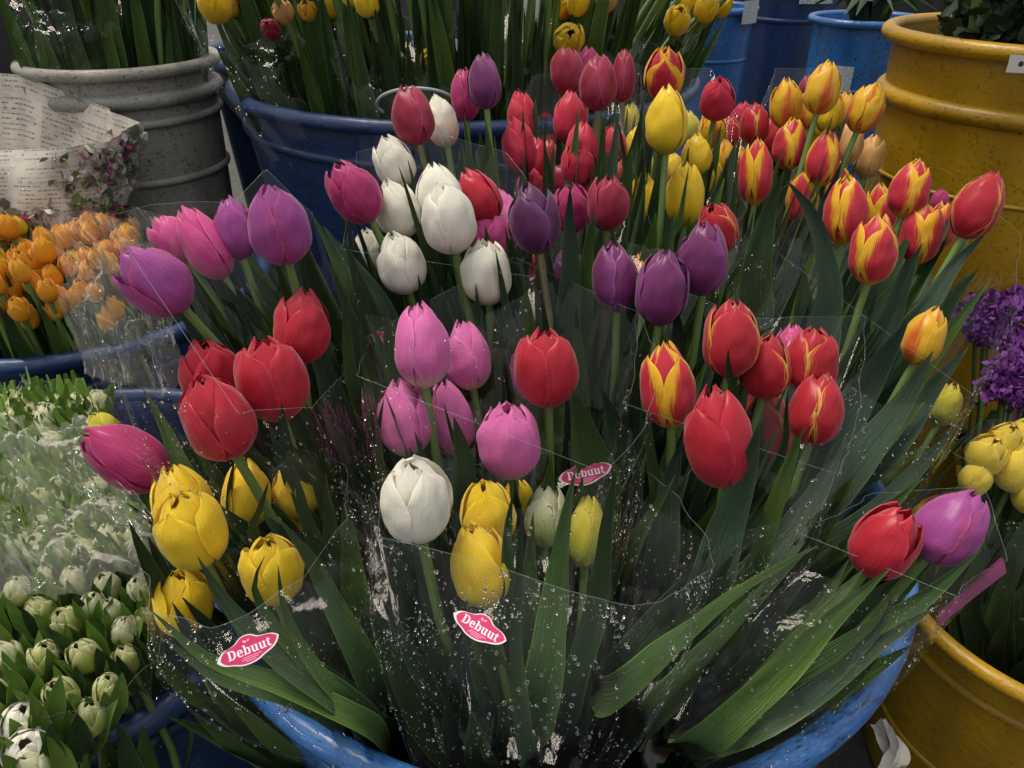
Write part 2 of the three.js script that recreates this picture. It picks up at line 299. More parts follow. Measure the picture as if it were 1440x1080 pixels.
// leaf: a ribbon along a curve, channelled, pointed
function leafGeo(curve, width, face, { fold = 0.35, twist = 0, nu = 8, nv = 22, sd = 0, base = 0.45 } = {}) {
  const L = curve.getLength();
  const N = 40, pts = curve.getSpacedPoints(N), sideAt = [];
  let side = new THREE.Vector3().crossVectors(pts[1].clone().sub(pts[0]), face).normalize();
  for (let i = 0; i <= N; i++) {
    const tan = pts[Math.min(N, i + 1)].clone().sub(pts[Math.max(0, i - 1)]).normalize();
    side = side.clone().addScaledVector(tan, -side.dot(tan)).normalize();
    sideAt.push([side, tan]);
  }
  return gridGeo(nu, nv, (a, b) => {
    const x = b * N, i = Math.min(N - 1, Math.floor(x)), fr = x - i, t = a * 2 - 1;
    const p = pts[i].clone().lerp(pts[i + 1], fr), [s0, tan] = sideAt[i];
    const sd2 = s0.clone().applyAxisAngle(tan, twist * b + 0.25 * n2(sd * 3 + b * 1.5, 1.3)), nn = new THREE.Vector3().crossVectors(sd2, tan).normalize();
    let w = b < 0.45 ? lerp(base, 1, smooth(0, 0.45, b)) : Math.max(0.015, 1 - ((b - 0.45) / 0.55) ** 1.9) ** 0.9;
    w *= width / 2 * (1 + 0.05 * n2(b * 4 + sd, t * 2));
    p.addScaledVector(sd2, t * w).addScaledVector(nn, fold * w * (t * t) + 0.16 * w * n2(b * 5 + sd * 2, t + sd) * Math.abs(t) + 0.05 * w * n2(b * 14 + sd * 2, t * 3 + sd) * Math.abs(t));
    return p;
  });
}

// ---------------------------------------------------------------- the mixed bouquets
// k, tip u, tip v, base u, base v, width (pixels of the photograph), options
const BQ = {
  A: { push: -0.015, g: [-0.10, -0.5], t: [
    ['yellow', 236, 652, 278, 765, 90, { back: 0.035 }], ['yellow', 246, 692, 290, 792, 96, { v: 4 }], ['yellow', 345, 642, 346, 745, 70], ['yellow', 402, 648, 430, 728, 66], ['yellow', 398, 716, 430, 792, 62], ['yellow', 372, 748, 390, 842, 88, { v: 7, front: 0.02 }], ['yellow', 245, 796, 268, 892, 80, { v: 4 }]] },
  B: { push: 0.06, g: [-0.09, -0.68], t: [
    ['red', 428, 404, 424, 512, 84, { v: 0 }], ['red', 368, 477, 398, 590, 98], ['red', 280, 480, 312, 572, 88, { back: 0.02 }], ['red', 278, 532, 332, 642, 104, { front: 0.02 }], ['magenta', 124, 612, 236, 678, 88, { v: 1 }],
    ['lilac', 184, 364, 262, 436, 90, { v: 2 }], ['hotpink', 224, 310, 268, 368, 58], ['hotpink', 258, 296, 318, 392, 66, { v: 3 }], ['lilac', 320, 279, 342, 366, 60, { v: 0 }], ['lilac', 380, 271, 406, 371, 90, { v: 1 }],
    ['yellowgreen', 130, 585, 165, 625, 44, { back: 0.06 }], ['flame', 482, 520, 486, 560, 36, { back: 0.06 }]] },
  C: { push: 0.03, g: [0.0, -0.72], t: [
    ['white', 543, 198, 568, 264, 60], ['white', 546, 260, 574, 334, 66, { v: 2 }], ['white', 608, 234, 630, 322, 70, { back: 0.03 }], ['white', 618, 264, 642, 357, 80, { v: 6 }], ['white', 514, 328, 534, 382, 52], ['white', 552, 332, 576, 412, 72], ['white', 680, 340, 688, 429, 74],
    ['magenta', 476, 234, 524, 312, 74], ['white', 748, 407, 758, 480, 56, { back: 0.03 }], ['whitegreen', 520, 448, 535, 500, 50, { back: 0.05 }], ['whitegreen', 548, 446, 556, 495, 34, { back: 0.05 }]] },
  K: { push: -0.03, g: [0.0, -0.82], t: [
    ['crimson', 570, 126, 590, 205, 64, { v: 1 }], ['whitepink', 612, 137, 630, 208, 48], ['magenta', 652, 99, 656, 172, 44], ['purple', 677, 80, 685, 155, 50], ['red', 654, 240, 692, 316, 64, { v: 3 }], ['hotpink', 676, 300, 700, 366, 62], ['pink', 702, 267, 722, 350, 50]] },
  Q: { g: [0.06, -0.72], t: [
    ['plum', 742, 261, 760, 358, 75, { v: 2 }], ['magenta', 800, 263, 806, 328, 54], ['crimson', 856, 252, 854, 325, 60, { v: 4 }], ['plum', 794, 352, 806, 420, 56], ['purple', 862, 341, 868, 440, 70], ['purple', 934, 352, 926, 459, 76, { v: 7 }], ['purple', 990, 313, 988, 416, 74, { v: 2 }], ['redstripe', 1000, 288, 1018, 356, 60, { back: 0.04 }], ['striped', 905, 352, 905, 400, 34, { back: 0.04 }], ['redstripe', 752, 356, 756, 410, 50, { back: 0.04 }]] },
  D: { push: 0.035, g: [0.02, -0.6], t: [
    ['pink', 589, 426, 598, 546, 84, { v: 1 }], ['pink', 648, 449, 666, 549, 68], ['pink', 558, 531, 578, 642, 78, { v: 7 }], ['pink', 624, 534, 642, 642, 70], ['pink', 711, 562, 722, 672, 90, { v: 4 }], ['pink', 716, 492, 732, 568, 46, { back: 0.02 }], ['red', 765, 462, 772, 572, 90, { v: 4 }]] },
  D2: { push: -0.02, g: [0.02, -0.46], t: [
    ['white', 574, 640, 592, 756, 104, { v: 7 }], ['yellow', 679, 668, 692, 762, 84, { back: 0.01 }], ['yellow', 658, 728, 688, 852, 90, { v: 0 }], ['yellow', 724, 671, 736, 735, 46, { back: 0.04 }], ['whitegreen', 768, 674, 766, 770, 62], ['yellowgreen', 826, 690, 822, 800, 56]] },
  E: { push: 0.02, g: [0.10, -0.58], t: [
    ['striped', 934, 477, 944, 602, 82, { v: 0 }], ['redstripe', 1032, 421, 1024, 532, 80], ['redstripe', 1082, 468, 1072, 560, 76], ['redstripe', 1146, 459, 1136, 556, 76, { v: 7 }], ['red', 1000, 538, 1018, 686, 98, { v: 2, front: 0.03 }], ['redstripe', 1066, 528, 1090, 655, 66], ['redstripe', 1158, 524, 1138, 626, 80, { v: 1 }], ['hotpink', 1115, 455, 1110, 520, 50, { back: 0.04 }]] },
  F: { g: [0.13, -0.52], t: [
    ['red', 1276, 718, 1214, 806, 90, { v: 4, front: 0.01 }], ['lilac', 1374, 696, 1300, 788, 92, { v: 1 }]] },
  G: { g: [0.17, -0.68], t: [
    ['striped', 1192, 251, 1184, 346, 62], ['striped', 1238, 260, 1236, 330, 46], ['striped', 1238, 303, 1220, 401, 68, { v: 0, front: 0.03 }], ['striped', 1292, 228, 1268, 308, 58], ['striped', 1302, 290, 1288, 372, 58], ['striped', 1326, 284, 1318, 352, 44], ['redstripe', 1396, 250, 1352, 336, 66, { v: 1 }], ['flame', 1318, 434, 1284, 514, 58, { v: 3, front: 0.1 }], ['magenta', 1323, 266, 1320, 300, 26], ['yellowgreen', 1342, 540, 1318, 600, 40]] },
  H: { push: -0.08, g: [0.18, -0.82], t: [
    ['striped', 1066, 198, 1060, 289, 51], ['striped', 1132, 234, 1126, 320, 48], ['striped', 1116, 169, 1106, 240, 48], ['striped', 1164, 187, 1150, 264, 50], ['flame', 1106, 114, 1104, 182, 46], ['flame', 1166, 90, 1148, 162, 52], ['yellow', 1170, 130, 1160, 188, 37], ['flame', 1230, 121, 1204, 188, 50], ['buff', 1198, 171, 1190, 232, 40], ['buff', 1230, 193, 1214, 252, 38], ['redstripe', 1062, 147, 1060, 205, 44], ['redstripe', 1028, 164, 1024, 212, 36], ['crimson', 1136, 107, 1134, 150, 28], ['yellow', 1140, 168, 1136, 215, 34], ['striped', 1088, 226, 1084, 286, 42, { back: 0.03 }], ['striped', 1178, 228, 1172, 288, 42, { back: 0.02 }], ['flame', 1190, 132, 1182, 186, 38, { back: 0.03 }], ['redstripe', 1086, 168, 1084, 222, 40, { back: 0.03 }], ['striped', 1040, 206, 1036, 262, 40], ['flame', 1140, 128, 1136, 182, 38, { back: 0.03 }]] },
  I: { push: -0.08, g: [0.10, -0.80], t: [
    ['yellow', 938, 124, 936, 219, 63, { v: 3 }], ['yellow', 880, 198, 878, 264, 36], ['yellow', 905, 241, 905, 329, 47, { v: 0 }], ['yellow', 964, 231, 962, 320, 56, { v: 2 }], ['yellow', 980, 190, 978, 250, 46], ['yellow', 924, 221, 922, 272, 36], ['yellowgreen', 888, 148, 884, 206, 32], ['striped', 936, 78, 932, 142, 58, { back: 0.05 }], ['rose', 1012, 118, 1004, 168, 52, { back: 0.05 }], ['flame', 1002, 163, 1000, 212, 40], ['rose', 1046, 146, 1042, 190, 36, { back: 0.05 }], ['yellowgreen', 906, 205, 904, 250, 30], ['yellow', 945, 215, 943, 262, 36, { back: 0.02 }], ['yellow', 1000, 224, 996, 284, 42, { back: 0.02 }], ['yellow', 898, 178, 896, 236, 40, { back: 0.03 }], ['flame', 1018, 196, 1014, 252, 40], ['yellow', 1022, 262, 1016, 318, 40, { back: 0.02 }], ['yellowgreen', 968, 158, 966, 206, 36, { back: 0.03 }], ['yellow', 930, 266, 930, 322, 40, { back: 0.03 }]] },
  J: { push: -0.1, g: [0.05, -0.80], t: [
    ['crimson', 796, 70, 800, 136, 46], ['magenta', 826, 68, 826, 125, 38, { back: 0.04 }], ['crimson', 840, 81, 841, 157, 55], ['crimson', 878, 74, 876, 146, 36], ['rose', 728, 130, 740, 205, 46, { back: 0.03 }], ['rose', 722, 168, 738, 247, 50], ['rose', 802, 130, 800, 204, 50, { back: 0.02 }], ['rose', 820, 174, 818, 244, 52], ['rose', 768, 160, 770, 215, 34, { back: 0.04 }], ['redstripe', 772, 198, 772, 255, 40], ['rose', 812, 207, 814, 264, 50, { front: 0.02 }], ['rose', 832, 244, 828, 296, 44], ['rose', 846, 200, 844, 252, 34], ['rose', 752, 196, 756, 262, 46, { back: 0.02 }], ['crimson', 790, 228, 794, 290, 48, { back: 0.02 }], ['rose', 745, 236, 752, 296, 46], ['redstripe', 870, 226, 866, 286, 40, { back: 0.02 }], ['rose', 862, 178, 860, 232, 40, { back: 0.04 }], ['rose', 786, 262, 790, 316, 42]] },
};
const KLAB = { yellow: 'yellow', red: 'red', magenta: 'magenta', lilac: 'lilac purple', hotpink: 'hot pink', white: 'white', yellowgreen: 'greenish yellow', flame: 'yellow and orange', whitegreen: 'greenish white', crimson: 'dark crimson', whitepink: 'white and peach', purple: 'purple', plum: 'dark plum', pink: 'pink', striped: 'red tulip with yellow edged petals', redstripe: 'red tulip with thin yellow streaks', rose: 'rose red', buff: 'pale buff' };
const BLAB = {
  A: 'in the yellow bouquet above the oval pink sticker', B: 'in the loose bouquet between the orange tulips and the pinks', C: 'in the bouquet of white tulips', K: 'on long stem rising behind the white tulips', Q: 'in the purple bouquet under the yellow tulips', D: 'in the pink bouquet behind the white and yellow tulips', D2: 'in the clear sleeve at the front rim of the tub', E: 'in the red bouquet between purple and leaning tulips', F: 'leaning low over the tub rim beside the yellow bucket', G: 'in the striped bouquet by the tall yellow bucket', H: 'at the back below the far blue buckets', I: 'in the yellow bouquet behind the purples', J: 'in the red bouquet before the tall stems',
};
const OWN = {
  'A0': 'yellow tulip half hidden behind a larger yellow tulip beside the magenta one', 'A1': 'large yellow tulip overlapping another right below the magenta tulip', 'A2': 'upright yellow tulip just below the front red tulip', 'A3': 'yellow tulip split by a dark leaf tip before it', 'A4': 'yellow tulip tucked under a long diagonal leaf', 'A5': 'yellow tulip with two narrow leaf tips crossing it', 'A6': 'lowest hanging yellow tulip beside the white double tulips',
  'B0': 'tall closed red tulip standing over three other reds', 'B1': 'broad red tulip with a leaf tip at its base', 'B2': 'red tulip mostly hidden behind two broader reds', 'B3': 'large red tulip seen through the film edge above the yellow bouquet',
  'B5': 'lilac tulip leaning out towards the orange tulips', 'B6': 'small hot pink tulip between lilac and larger hot pink one', 'B7': 'long hot pink tulip leaning beside two lilac tulips', 'B8': 'slim lilac tulip half behind a larger lilac one', 'B9': 'large upright lilac tulip under the film peak',
  'C0': 'white tulip leaning above the other whites, a leaf tip crossing it', 'C1': 'white tulip beside the magenta tulip', 'C2': 'white tulip rising just behind the largest white', 'C3': 'largest white tulip in front of another white', 'C4': 'small white tulip half hidden beside a rounder white', 'C5': 'rounded white tulip above the pink tulips', 'C6': 'white tulip on its own stem beside the plum tulip', 'C8': 'dull white tulip behind film over the red tulip',
  'D0': 'largest pink tulip at the top of the pink bouquet', 'D1': 'darker pink tulip beside the largest pink one', 'D2': 'pink tulip directly above the white front tulip', 'D3': 'pink tulip crossed by a leaf tip', 'D4': 'round pink tulip above the front yellow tulips', 'D5': 'narrow pink tulip peeping beside the red tulip',
  'Q3': 'small dark plum tulip low behind the purple ones', 'Q0': 'large dark plum tulip beside the white tulips', 'Q4': 'purple tulip next to the small dark plum one', 'Q5': 'purple tulip hanging lowest of three purples', 'Q6': 'purple tulip in front of a red streaked one',
  'D21': 'yellow tulip just behind the front yellow one', 'D22': 'front yellow tulip right above the hanging pink sticker', 'D23': 'small yellow tulip behind the two front yellows',
  'E1': 'red yellow streaked tulip standing highest in its bouquet', 'E2': 'red streaked tulip squeezed between taller and wider reds', 'E3': 'open topped red streaked tulip beside the pink film tip', 'E5': 'slim red streaked tulip behind the large plain red', 'E6': 'pale red streaked tulip leaning over its green stem',
  'G0': 'striped red tulip next to the arching dark leaf', 'G1': 'small striped red tulip behind two larger ones', 'G2': 'striped red tulip lowest in its bouquet with broad yellow flames', 'G3': 'tall striped red tulip against the tall yellow bucket', 'G4': 'striped red tulip overlapping a smaller striped one', 'G5': 'small striped red tulip tucked behind its neighbour near the far leaning one',
};
const heads = [];   // every head placed, for keeping leaves off them
let variantAt = 0;
function addLeaf(parent, pts, width, mat, opt = {}) {
  const o = parent.position, c = new THREE.CatmullRomCurve3(pts.map((p) => p.clone().sub(o)), false, 'centripetal');
  const mid = pts[Math.floor(pts.length / 2)], face = CAM.clone().sub(mid).normalize().applyAxisAngle(pts[pts.length - 1].clone().sub(pts[0]).normalize(), opt.turn ?? rr(-0.7, 0.7));
  return part('leaf', leafGeo(c, width, face, { sd: rnd() * 50, ...opt }), mat, parent);
}
for (const [id, b] of Object.entries(BQ)) {
  const ws = b.t.map((q) => q[5]).sort((p, q) => q - p).slice(0, Math.ceil(b.t.length / 2)), wTop = ws.reduce((a, c) => a + c, 0) / ws.length, mean = 50.6 / wTop;
  b.mean = mean + (b.push ?? 0); b.things = [];
  const cols = {}; for (const q of b.t) cols[q[0]] = (cols[q[0]] ?? 0) + 1;
  b.t.forEach(([kind, tu, tv, bu, bv, w, o = {}], i) => {
    const t = 0.45 * 50.6 / Math.max(w, wTop * 0.7) + 0.55 * mean + (b.push ?? 0) + (o.back ?? 0) - (o.front ?? 0);
    const W = w * t / F * 0.9, mid = [(tu + bu) / 2, (tv + bv) / 2];
    const lat = Math.hypot(tu - bu, tv - bv) * t / F, L = Math.max(lat * 1.02, Math.min(1.45 * W, lat * 1.28));
    const dz = Math.sqrt(Math.max(0, L * L - lat * lat));
    const tip = P(tu, tv, t - dz / 2), base = P(bu, bv, t + dz / 2), axis = tip.clone().sub(base).normalize();
    const root = V(b.g[0] + 0.025 * Math.cos(i * 2.4), 0.025, b.g[1] + 0.025 * Math.sin(i * 2.4));
    const noun = KLAB[kind].includes('tulip') ? KLAB[kind] : KLAB[kind] + ' tulip';
    const own = OWN[id + i], th = thing('tulip', own ?? `${noun} ${BLAB[id]}`, 'tulip', root, cols[kind] > 1 ? `${noun.replace('tulip', 'tulips')} ${BLAB[id]}` : undefined);
    headGroup(th, base.clone().sub(root), axis, W, L, kind, o.v ?? (variantAt++ % HEADS.length), rr(0, 6.28));
    heads.push({ base, tip, W });
    const c1 = base.clone().addScaledVector(axis, -0.06).addScaledVector(root.clone().sub(base), 0.1), c2 = root.clone().lerp(base, 0.45).add(V(0, 0.02, 0));
    const curve = new THREE.CatmullRomCurve3([root, c2, c1, base.clone().addScaledVector(axis, 0.004)].map((p) => p.clone().sub(root)), false, 'centripetal');
    part('stem', tube(curve, 0.0048, 20, 8, 0.0036), kind === 'crimson' || kind === 'plum' ? stemDark : stemMat, th);
    b.things.push({ th, base, axis, root, curve, W });
    // leaves sheathing the stem
    const far = mean > 0.75, nl = far ? 7 : 11;
    for (let k = 0; k < nl; k++) {
      const s0 = rr(0.3, 0.55), p0 = curve.getPointAt(s0).add(root), a = rr(0, 6.28), out = !far && k > 5 ? V(rr(-0.05, 0.05), 0, rr(-0.06, -0.02)) : !far && k % 2 ? V(rr(-0.03, 0.03), 0, rr(0.018, 0.04)) : V(Math.cos(a), 0, Math.sin(a)).multiplyScalar(rr(0.015, 0.045));
      const tipL = base.clone().addScaledVector(axis, far ? rr(-0.06, 0.012) : k > 5 ? rr(-0.03, 0.03) : k % 2 ? rr(-0.05, -0.012) : rr(-0.06, 0.012)).add(out), m = p0.clone().lerp(tipL, 0.55).addScaledVector(out, rr(0.2, 0.6));
      addLeaf(th, [curve.getPointAt(Math.max(0.05, s0 - 0.2)).add(root), p0, m, tipL], rr(0.03, 0.052), leafMats[Math.floor(rnd() * 4)], { turn: rr(-1.2, 1.2), nu: 6, nv: 16, twist: rr(-0.6, 0.6) });
    }
  });
}
// leaves that show: bouquet, tulip it grows on, points from tip down (u, v), width, depth at the tip and at the end against the bouquet's mean, material
const LV = [
  ['A', 6, [[181, 733], [205, 790], [240, 850]], 40, -0.03, 0.03, 1], ['A', 1, [[208, 754], [232, 810], [265, 862]], 46, 0.0, 0.04, 1], ['A', 6, [[278, 783], [318, 850], [400, 930], [480, 985]], 52, -0.075, -0.05, 0], ['A', 2, [[378, 676], [366, 712], [355, 752]], 26, -0.06, -0.01, 1], ['A', 3, [[411, 652], [421, 690], [432, 735]], 30, -0.05, 0, 1],
  ['A', 5, [[372, 782], [356, 825], [385, 880], [430, 930]], 30, -0.08, -0.05, 3], ['A', 5, [[391, 795], [398, 850], [430, 920], [480, 980]], 30, -0.08, -0.05, 3], ['A', 4, [[391, 728], [432, 780], [470, 850], [510, 930]], 48, -0.06, -0.02, 1], ['A', 3, [[458, 664], [462, 720], [470, 800]], 36, 0, 0.04, 1], ['A', 4, [[484, 690], [488, 760], [500, 860]], 56, 0.02, 0.05, 3], ['A', 6, [[212, 858], [290, 925], [390, 960], [500, 1010]], 40, -0.08, -0.05, 3], ['A', 6, [[225, 895], [310, 950], [420, 978]], 44, -0.06, -0.04, 1], ['A', 1, [[330, 645], [322, 690], [330, 760]], 30, 0.04, 0.06, 1],
  ['B', 1, [[396, 566], [398, 610], [412, 670]], 42, -0.04, 0.03, 2], ['B', 0, [[486, 404], [486, 460], [496, 540]], 30, 0.0, 0.05, 1], ['B', 0, [[505, 462], [520, 520], [540, 600]], 52, 0.03, 0.06, 0], ['B', 9, [[438, 300], [470, 360], [500, 440]], 36, 0.08, 0.1, 1], ['B', 9, [[455, 318], [500, 380], [540, 440]], 50, 0.1, 0.12, 2], ['B', 4, [[200, 545], [230, 600], [275, 690]], 40, 0.06, 0.06, 3], ['B', 0, [[512, 440], [528, 470], [548, 520]], 26, 0.03, 0.06, 3], ['B', 0, [[408, 380], [440, 440], [470, 540]], 40, 0.06, 0.08, 0],
  ['C', 6, [[708, 420], [690, 450], [680, 520]], 60, 0.03, 0.06, 1], ['C', 5, [[598, 405], [610, 440], [640, 500]], 40, 0.02, 0.05, 0], ['C', 5, [[520, 400], [545, 430], [570, 480]], 50, 0.04, 0.06, 1], ['C', 8, [[769, 372], [772, 400], [770, 460]], 24, 0.0, 0.03, 2], ['C', 8, [[560, 232], [566, 250], [574, 275]], 14, -0.04, 0.0, 1],
  ['Q', 1, [[802, 262], [800, 310], [802, 380]], 42, -0.06, 0.0, 2], ['Q', 2, [[838, 300], [828, 345], [822, 410]], 44, 0.0, 0.04, 3], ['Q', 5, [[950, 420], [955, 470], [950, 560]], 48, -0.02, 0.04, 2], ['Q', 6, [[988, 418], [985, 460], [990, 540]], 40, 0.0, 0.04, 2], ['Q', 6, [[1022, 400], [1015, 440], [1012, 520]], 30, 0.0, 0.04, 1],
  ['D', 3, [[638, 586], [650, 640], [655, 720]], 58, -0.09, -0.02, 2], ['D', 3, [[624, 566], [630, 590], [640, 625]], 14, -0.085, -0.04, 3], ['D', 6, [[806, 546], [822, 610], [842, 700]], 78, -0.04, 0.03, 1], ['D', 6, [[846, 545], [866, 600], [882, 690]], 58, -0.01, 0.04, 0], ['D', 0, [[545, 435], [548, 490], [562, 560]], 46, 0.0, 0.04, 1], ['D', 4, [[770, 640], [775, 680], [790, 760]], 48, 0.0, 0.04, 0], ['D', 2, [[540, 560], [530, 620], [545, 700]], 26, 0, 0.03, 1],
  ['D2', 4, [[810, 658], [797, 740], [785, 850], [770, 960]], 74, -0.075, -0.03, 1], ['D2', 5, [[868, 653], [850, 740], [836, 850], [800, 960]], 56, -0.04, 0, 0], ['D2', 2, [[734, 700], [730, 780], [722, 900], [735, 1040]], 40, -0.045, -0.03, 0], ['D2', 1, [[722, 690], [714, 740], [712, 820]], 34, -0.02, 0.0, 1], ['D2', 3, [[750, 720], [745, 800], [750, 900]], 40, 0.02, 0.04, 1], ['D2', 0, [[640, 770], [660, 850], [690, 960]], 60, 0.02, 0.04, 0],
  ['E', 4, [[1068, 594], [1052, 660], [1020, 750], [990, 840]], 74, -0.1, -0.03, 2], ['E', 1, [[1024, 490], [1024, 520], [1030, 565]], 26, -0.06, 0, 1], ['E', 6, [[1132, 598], [1112, 650], [1085, 730], [1060, 810]], 46, -0.075, -0.02, 3], ['E', 0, [[960, 616], [942, 680], [935, 770]], 56, -0.03, 0.02, 2], ['E', 5, [[1108, 550], [1106, 580], [1100, 640]], 18, -0.05, 0, 1], ['E', 0, [[912, 580], [916, 640], [930, 720]], 36, 0.0, 0.04, 1], ['E', 4, [[1150, 768], [1060, 820], [960, 900], [880, 970]], 62, -0.12, -0.08, 1], ['E', 4, [[1095, 690], [1030, 770], [950, 850], [880, 930]], 58, -0.04, 0, 0], ['E', 6, [[1190, 610], [1150, 690], [1080, 790], [1010, 870]], 60, 0.0, 0.02, 2], ['E', 5, [[1088, 460], [1070, 466], [1062, 500]], 22, 0.04, 0.06, 3],
  ['G', 2, [[1106, 253], [1140, 300], [1160, 370], [1160, 450]], 46, -0.1, -0.04, 2], ['G', 0, [[1102, 240], [1080, 300], [1062, 380], [1058, 460]], 58, -0.04, 0.02, 0], ['G', 4, [[1297, 342], [1270, 400], [1244, 470]], 50, -0.05, 0.0, 2], ['G', 2, [[1234, 408], [1220, 450], [1205, 510]], 26, -0.06, -0.02, 2], ['G', 6, [[1388, 326], [1345, 370], [1290, 450]], 44, -0.02, 0.0, 2], ['G', 7, [[1278, 450], [1230, 520], [1170, 610]], 70, -0.13, -0.06, 2], ['G', 7, [[1312, 494], [1270, 570], [1190, 670], [1110, 740]], 70, -0.16, -0.08, 2], ['G', 7, [[1362, 488], [1310, 550], [1240, 640]], 54, -0.1, -0.04, 2], ['G', 6, [[1378, 376], [1340, 420], [1290, 500]], 40, 0.0, 0.02, 1], ['G', 3, [[1330, 390], [1290, 440], [1240, 520]], 44, 0, 0.02, 3], ['G', 1, [[1165, 350], [1160, 420], [1150, 500]], 60, 0.02, 0.03, 2], ['G', 0, [[1130, 370], [1130, 430], [1130, 520]], 56, 0.02, 0.03, 0], ['G', 9, [[1346, 600], [1290, 660], [1210, 740]], 40, -0.1, -0.06, 2],
  ['F', 0, [[1252, 798], [1170, 870], [1080, 960], [1000, 1030]], 64, -0.06, -0.03, 3], ['F', 1, [[1380, 772], [1300, 840], [1200, 910], [1120, 960]], 54, -0.02, -0.01, 1], ['F', 0, [[1256, 826], [1245, 870], [1180, 940], [1100, 1000]], 34, -0.05, -0.03, 2], ['F', 0, [[1194, 786], [1150, 850], [1090, 920]], 50, 0.0, 0.0, 1], ['F', 1, [[1320, 850], [1230, 910], [1130, 985], [1040, 1030]], 46, -0.045, -0.03, 0], ['F', 0, [[1140, 768], [1060, 850], [990, 930], [920, 1010]], 60, -0.02, 0, 0], ['F', 0, [[1215, 800], [1130, 890], [1060, 970]], 34, -0.02, -0.01, 3],
  ['H', 1, [[1035, 250], [1030, 300], [1024, 360]], 30, -0.04, 0, 1], ['H', 8, [[1185, 225], [1170, 265], [1150, 310]], 28, -0.05, 0, 2], ['H', 0, [[1022, 220], [1018, 260], [1012, 320]], 24, -0.02, 0.02, 1], ['I', 6, [[905, 135], [900, 170], [900, 230]], 16, -0.03, 0, 1], ['I', 6, [[870, 170], [874, 200], [880, 250]], 18, -0.03, 0, 1], ['I', 2, [[935, 240], [932, 280], [930, 340]], 22, -0.03, 0, 1], ['I', 3, [[1005, 265], [1000, 300], [995, 350]], 22, -0.03, 0, 2], ['J', 9, [[764, 200], [772, 240], [776, 290]], 22, -0.05, -0.01, 1], ['J', 2, [[870, 150], [866, 190], [860, 240]], 26, 0.02, 0.03, 2], ['J', 8, [[768, 158], [766, 185], [766, 220]], 10, -0.02, 0, 1],
];
for (const [id, i, pts, w, d0, d1, m] of LV) {
  const b = BQ[id], { th, root } = b.things[i], n = pts.length - 1;
  const q = pts.map(([u, v], k) => P(u, v, b.mean + lerp(d0, d1, k / n)));
  const end = q[n].clone().lerp(root.clone().setY(0.2), 0.6); if (end.y < q[n].y) q.push(end);
  addLeaf(th, q.reverse(), w * (b.mean + (d0 + d1) / 2) / F, leafMats[m], { turn: rr(-0.35, 0.35), fold: 0.3, twist: rr(-0.3, 0.3), nu: 8, nv: 24, base: 0.28 });
}

// ---------------------------------------------------------------- cellophane sleeves
const project = (p) => { const d = p.clone().sub(CAM), t = d.dot(FWD); return [720 + F * d.x / t, 540 - F * d.dot(UPV) / t, t]; };
const dropGeo = new THREE.IcosahedronGeometry(1, 2);
function drops(parent, grid, n, rMin, rMax, frontOnly = true) {
  const m = new THREE.InstancedMesh(dropGeo, dropMat, n), q = new THREE.Quaternion(), M = new THREE.Matrix4(), Z = V(0, 0, 1), o = parent.position;
  let k = 0, guard = 0;
  while (k < n && guard++ < n * 40) {
    const a = rnd(), b = Math.sqrt(rnd()), [p, nn] = grid(a, b), toCam = CAM.clone().sub(p).normalize();
    let face = nn.clone(); if (face.dot(toCam) < 0) face.negate();
    if (frontOnly && nn.dot(toCam) < 0.05) continue;
    if (n3(p.x * 26, p.y * 26, p.z * 26) + 0.5 * n3(p.x * 70, p.y * 70, p.z * 70) < rr(-0.5, 0.5)) continue;
    const r = lerp(rMin, rMax, rnd() ** 5);
    q.setFromUnitVectors(Z, face);
    m.setMatrixAt(k++, M.compose(p.clone().sub(o).addScaledVector(face, r * 0.35), q, V(r * rr(0.8, 1.25), r * rr(0.8, 1.4), r * 0.6)));
  }
  m.count = k; m.name = 'water_drops'; m.userData.kind = 'stuff'; parent.add(m);
}
const FILMS = {};
